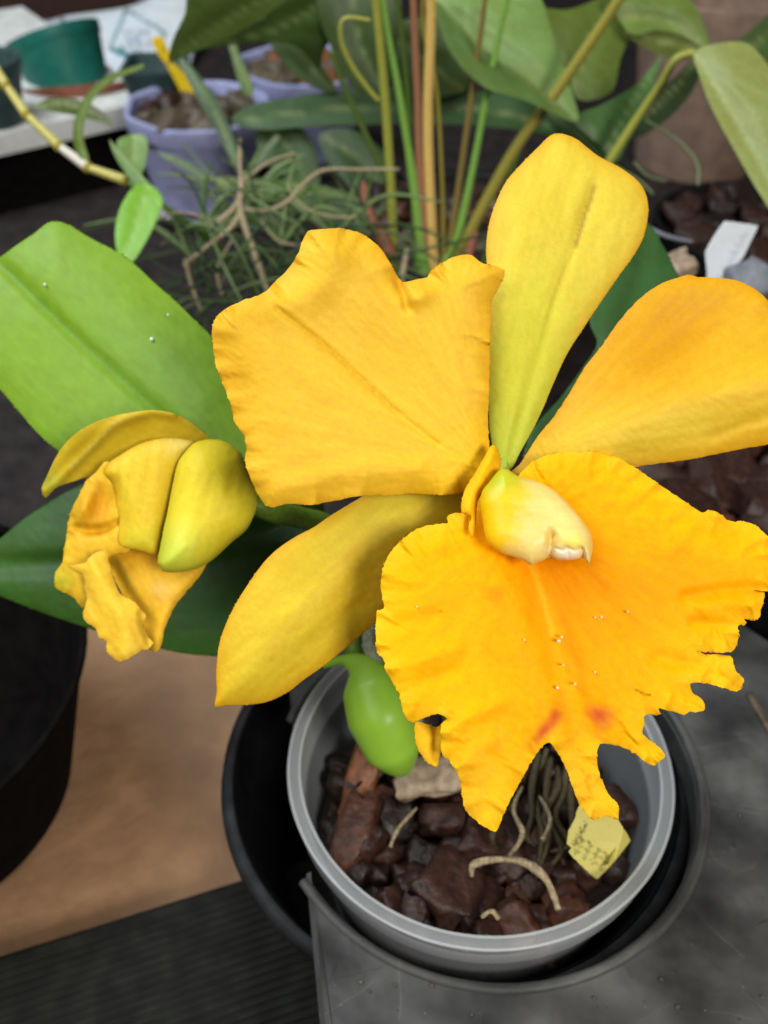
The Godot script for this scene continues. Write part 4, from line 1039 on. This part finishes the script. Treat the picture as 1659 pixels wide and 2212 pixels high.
	leaf(fp, [[560, 40], [620, 60], [700, 150], [726, 200], [660, 180], [600, 120]], 0.62, 0.0, 0.01, [[566, 44], [640, 110], [720, 196]], S(70, 92, 44))
	leaf(fp, [[1180, 230], [1260, 270], [1330, 340], [1400, 400], [1350, 420], [1270, 350], [1200, 290]], 0.57, 0.0, 0.0, [[1186, 236], [1280, 320], [1390, 404]], S(52, 76, 40))
	leaf(fp, [[1370, 200], [1440, 180], [1520, 110], [1500, 190], [1440, 260], [1370, 300], [1330, 290]], 0.59, 0.0, 0.0, [[1340, 286], [1430, 220], [1514, 118]], S(48, 66, 34))
	leaf(fp, [[1560, 130], [1680, 20], [1720, 60], [1640, 140], [1570, 190]], 0.60, 0.0, 0.0, [[1566, 170], [1620, 110], [1700, 40]], S(66, 88, 42))
	# strap leaved plant
	var sp := thing("strap_leaf_plant", "dark strap leaved plant lying across behind the stems", "plant", G(560, 420, 0.0))
	leaf(sp, [[500, 262], [540, 228], [640, 208], [760, 196], [900, 190], [1060, 200], [1200, 222], [1320, 300], [1310, 320], [1180, 290], [1040, 272], [900, 268], [760, 270], [640, 276], [560, 280]], 0.64, 0.0, 0.0, [[510, 262], [760, 232], [1040, 236], [1310, 310]], S(58, 88, 42), {"label": "long dark strap leaf"})
	leaf(sp, [[446, 386], [520, 384], [620, 390], [720, 408], [790, 432], [800, 462], [700, 452], [600, 430], [510, 412]], 0.62, 0.0, 0.0, [[450, 388], [620, 408], [795, 450]], S(98, 122, 56))
	leaf(sp, [[484, 60], [500, 70], [520, 120], [548, 190], [540, 210], [520, 190], [500, 120]], 0.66, 0.0, 0.0, [[490, 64], [515, 130], [545, 206]], S(88, 112, 54), {"cell": 8.0})
	leaf(sp, [[380, 120], [400, 128], [450, 190], [490, 260], [520, 340], [520, 380], [500, 350], [460, 270], [420, 200]], 0.6, 0.0, 0.0, [[386, 124], [460, 230], [518, 370]], S(60, 86, 52), {"cell": 8.0})
	leaf(sp, [[560, 250], [640, 270], [680, 320], [690, 400], [660, 420], [610, 380], [560, 330]], 0.65, 0.0, 0.0, [[570, 256], [630, 330], [670, 410]], S(62, 88, 44))
	leaf(sp, [[690, 290], [760, 280], [830, 330], [860, 420], [830, 470], [770, 420], [710, 350]], 0.63, 0.0, 0.0, [[696, 294], [780, 350], [846, 456]], S(56, 80, 38))
	leaf(sp, [[600, 440], [680, 420], [780, 440], [830, 500], [780, 520], [700, 480]], 0.6, 0.0, 0.0, [[606, 442], [710, 452], [820, 510]], S(52, 76, 36))
	leaf(sp, [[430, 470], [500, 440], [600, 450], [660, 500], [580, 500], [500, 486]], 0.6, 0.0, 0.0, [[436, 470], [540, 466], [650, 498]], S(60, 84, 46))
	leaf(sp, [[340, 330], [400, 345], [455, 385], [450, 395], [390, 362]], 0.6, 0.0, 0.0, [[344, 332], [450, 390]], S(84, 110, 78), {"cell": 8.0})
	leaf(sp, [[520, 385], [560, 330], [600, 290], [604, 300], [566, 350], [530, 400]], 0.61, 0.0, 0.0, [[524, 390], [600, 294]], S(72, 100, 70), {"cell": 8.0})
	# fine leaved tangle with dry roots
	var tp := thing("needle_leaf_plant", "tangle of thin dark green needle leaves with dry tan roots", "plant", G(520, 640, 0.0))
	var nm := SurfaceTool.new()
	var first := true
	var nl: Array = [mat(S(62, 84, 42), 0.7), mat(S(98, 116, 72), 0.7), mat(S(40, 58, 30), 0.7)]
	for k in 3:
		var v := SurfaceTool.new()
		v.begin(Mesh.PRIMITIVE_TRIANGLES)
		for i in 42:
			var x0 := rng.randf_range(400, 860)
			var y0 := rng.randf_range(470, 690)
			var ang := rng.randf_range(-PI, PI)
			var len := rng.randf_range(120, 330)
			var d0 := 0.5 + rng.randf_range(-0.03, 0.08)
			var dx := cos(ang) * len
			var dy := sin(ang) * len * 0.7
			var bow := rng.randf_range(-30, 40)
			v.append_from(stem([[x0, y0, d0], [x0 + dx * 0.5, y0 + dy * 0.5 - bow, d0 + rng.randf_range(-0.02, 0.02)], [x0 + dx, y0 + dy, d0 + rng.randf_range(-0.03, 0.03)]], [4.0, rng.randf_range(5.0, 9.0), 2.0], 5), 0, Transform3D())
		var nd := part(tp, "needle_leaves", v.commit(), nl[k])
		nd.set_meta("kind", "stuff")
	var bm: Array = [mat(S(120, 140, 92), 0.6), mat(S(88, 116, 62), 0.6), mat(S(104, 124, 74), 0.6)]
	for i in 26:
		var hub: Array = [[512, 450], [610, 490], [420, 520], [720, 470]][i % 4]
		var ang := -PI * 0.5 + rng.randf_range(-1.5, 1.5)
		var len := rng.randf_range(120, 260)
		var d0 := rng.randf_range(0.5, 0.58)
		var bend := rng.randf_range(-60, 60)
		var x1: float = hub[0] + cos(ang) * len
		var y1: float = hub[1] + sin(ang) * len * 0.75
		part(tp, "blade", stem([[hub[0] + rng.randf_range(-15, 15), hub[1] + 40, d0 + 0.01], [(hub[0] + x1) * 0.5 + bend * 0.3, (hub[1] + y1) * 0.5 - 16, d0], [x1 + bend, y1 + absf(bend) * 0.5, d0 - 0.01]], [10, rng.randf_range(9, 15), 8, 2], 6), bm[i % 3])
	M.dry = mat(S(178, 160, 128), 0.8, {"tex": grain(0.03, 0.7, 1.0, 45), "scale": 60.0})
	for q in [[[[862, 366], [780, 366], [700, 368], [655, 398], [620, 436], [570, 456], [530, 452]], [6, 8, 9, 10]], [[[516, 330], [522, 400], [520, 450], [540, 520], [566, 590], [580, 640]], [7, 12, 14, 15, 13]], [[[524, 452], [500, 490], [450, 530], [396, 574]], [14, 11, 10, 8]], [[[518, 300], [520, 380], [512, 440], [470, 480]], [6, 9, 12, 14]], [[[640, 330], [580, 350], [525, 392]], [4, 6, 8]], [[[880, 540], [872, 580], [868, 620]], [12, 14, 12]], [[[400, 560], [415, 620], [440, 680]], [8, 9, 7]], [[[470, 500], [440, 470], [380, 460], [330, 480]], [4, 5, 5, 3]], [[[560, 470], [600, 520], [660, 530]], [4, 6, 4]], [[[500, 520], [470, 580], [480, 640]], [4, 6, 5]], [[[620, 400], [660, 450], [740, 470], [800, 460]], [3, 5, 5, 3]]]:
		var pts: Array = []
		for p in q[0]: pts.append([p[0], p[1], 0.5])
		part(tp, "root", stem(pts, q[1], 8, 0.3), M.dry)
	M.bract = mat(S(150, 90, 70), 0.7, {"tex": grain(0.03, 0.7, 1.0, 46), "scale": 60.0})
	part(tp, "dry_bract", stem([[786, 392, 0.53], [790, 430, 0.53], [804, 480, 0.53], [830, 520, 0.53], [850, 560, 0.53]], [10, 22, 24, 30, 30], 9, 0.2), M.bract, "reddish dry bract")
	part(tp, "dry_bract", stem([[1030, 500, 0.54], [1018, 530, 0.54], [1010, 570, 0.54]], [8, 20, 20], 9, 0.2), M.bract)

func behind_right() -> void:
	M.taupe = mat(S(150, 124, 108), 0.85, {"tex": grain(0.02, 0.75, 1.0, 51), "scale": 8.0})
	var at := G(1495, 352, 0.0005)
	var t := thing("taupe_pot", "tall taupe clay pot behind the olive leaf", "pot", at)
	part(t, "wall", lathe(at, pot_profile(0.052, 0.072, 0.15, 0.004), 72), M.taupe)
	# dark pot with a white label at the right
	at = G(1560, 720, 0.0005)
	t = thing("dark_pot", "black pot holding a white label beside the right petal", "pot", at)
	part(t, "wall", lathe(at, pot_profile(0.045, 0.062, 0.085, 0.004), 72), M.black)
	part(t, "soil", lathe(at, [[0.0005, 0.075], [0.057, 0.073], [0.052, 0.06], [0.0005, 0.06]], 48), M.soil)
	heap(at + Vector3(0, 0.078, 0), 0.048, 20, "beside the white label", [["bark", "dark brown"], ["bark_dark", "blackish brown"]], 0.015, 0.026, 0.015)
	M.pebble = mat(S(132, 134, 142), 0.6, {"tex": grain(0.02, 0.7, 1.0, 52), "scale": 20.0})
	place_chunk("pebble", chunk(40), M.pebble, P(1622, 612, 0.435), Vector3(0.017, 0.012, 0.02), Vector3(0.2, 0.4, 0.3), "grey pebble beside the white label and the right petal", "")
	place_chunk("pebble", chunk(41), M.bark_pale, P(1468, 575, 0.44), Vector3(0.012, 0.008, 0.012), Vector3(0.2, 0.4, 0.3), "pale stone at the foot of the white label", "")
	t = thing("plant_label", "white plastic plant label with faint grey writing", "label", P(1545, 640, 0.44))
	var ink := S(150, 160, 172)
	var st: Array = []
	for i in 6: st.append([[[1612 - i * 9, 506 + i * 17], [1606 - i * 9, 514 + i * 17], [1598 - i * 9, 512 + i * 17]], 2.5, ink, 0.6])
	part(t, "blade", sheet([[1566, 478], [1602, 482], [1638, 488], [1618, 530], [1594, 580], [1570, 650], [1524, 650], [1528, 590], [1524, 545], [1542, 512]], {"d": 0.435, "ref": [1580, 540], "gx": 0.01, "gy": 0.01, "thick": 0.8, "cell": 5.0, "round": 0.2, "col": S(226, 232, 240), "strokes": st, "streak": 0.03}), M.column)
	single("grey_stick", stem([[1400, 492, 0.47], [1440, 510, 0.465], [1498, 524, 0.46]], [10, 11, 10], 8), M.pebble, "thin grey stick lying beside the white label", "stick")
	M.drygrass = mat(S(132, 140, 104), 0.7)
	t = thing("dry_grass", "wispy dry grass blades by the taupe pot", "grass", P(1400, 380, 0.56))
	for q in [[[1395, 260], [1460, 300], [1505, 350], [1508, 400]], [[1370, 350], [1400, 380], [1440, 392]], [[1330, 360], [1380, 390], [1412, 420]]]:
		var pts: Array = []
		for p in q: pts.append([p[0], p[1], 0.54])
		part(t, "blade", stem(pts, [5, 7, 6], 6), M.drygrass)
	# pot of bark at the right edge, behind the lip
	at = G(1640, 1100, 0.0005)
	at = G(1650, 1060, 0.085)
	at.y = 0.0005
	t = thing("bark_pot", "black pot of rough brown bark behind the fringed lip", "pot", at)
	part(t, "wall", lathe(at, pot_profile(0.05, 0.062, 0.085, 0.003), 72), M.black)
	part(t, "soil", lathe(at, [[0.0005, 0.074], [0.057, 0.072], [0.052, 0.06], [0.0005, 0.06]], 48), M.soil)
	heap(at + Vector3(0, 0.08, 0), 0.05, 24, "in the pot behind the lip", [["bark", "dark brown"], ["bark_red", "reddish brown"], ["bark", "dark brown"]], 0.02, 0.034, 0.015)
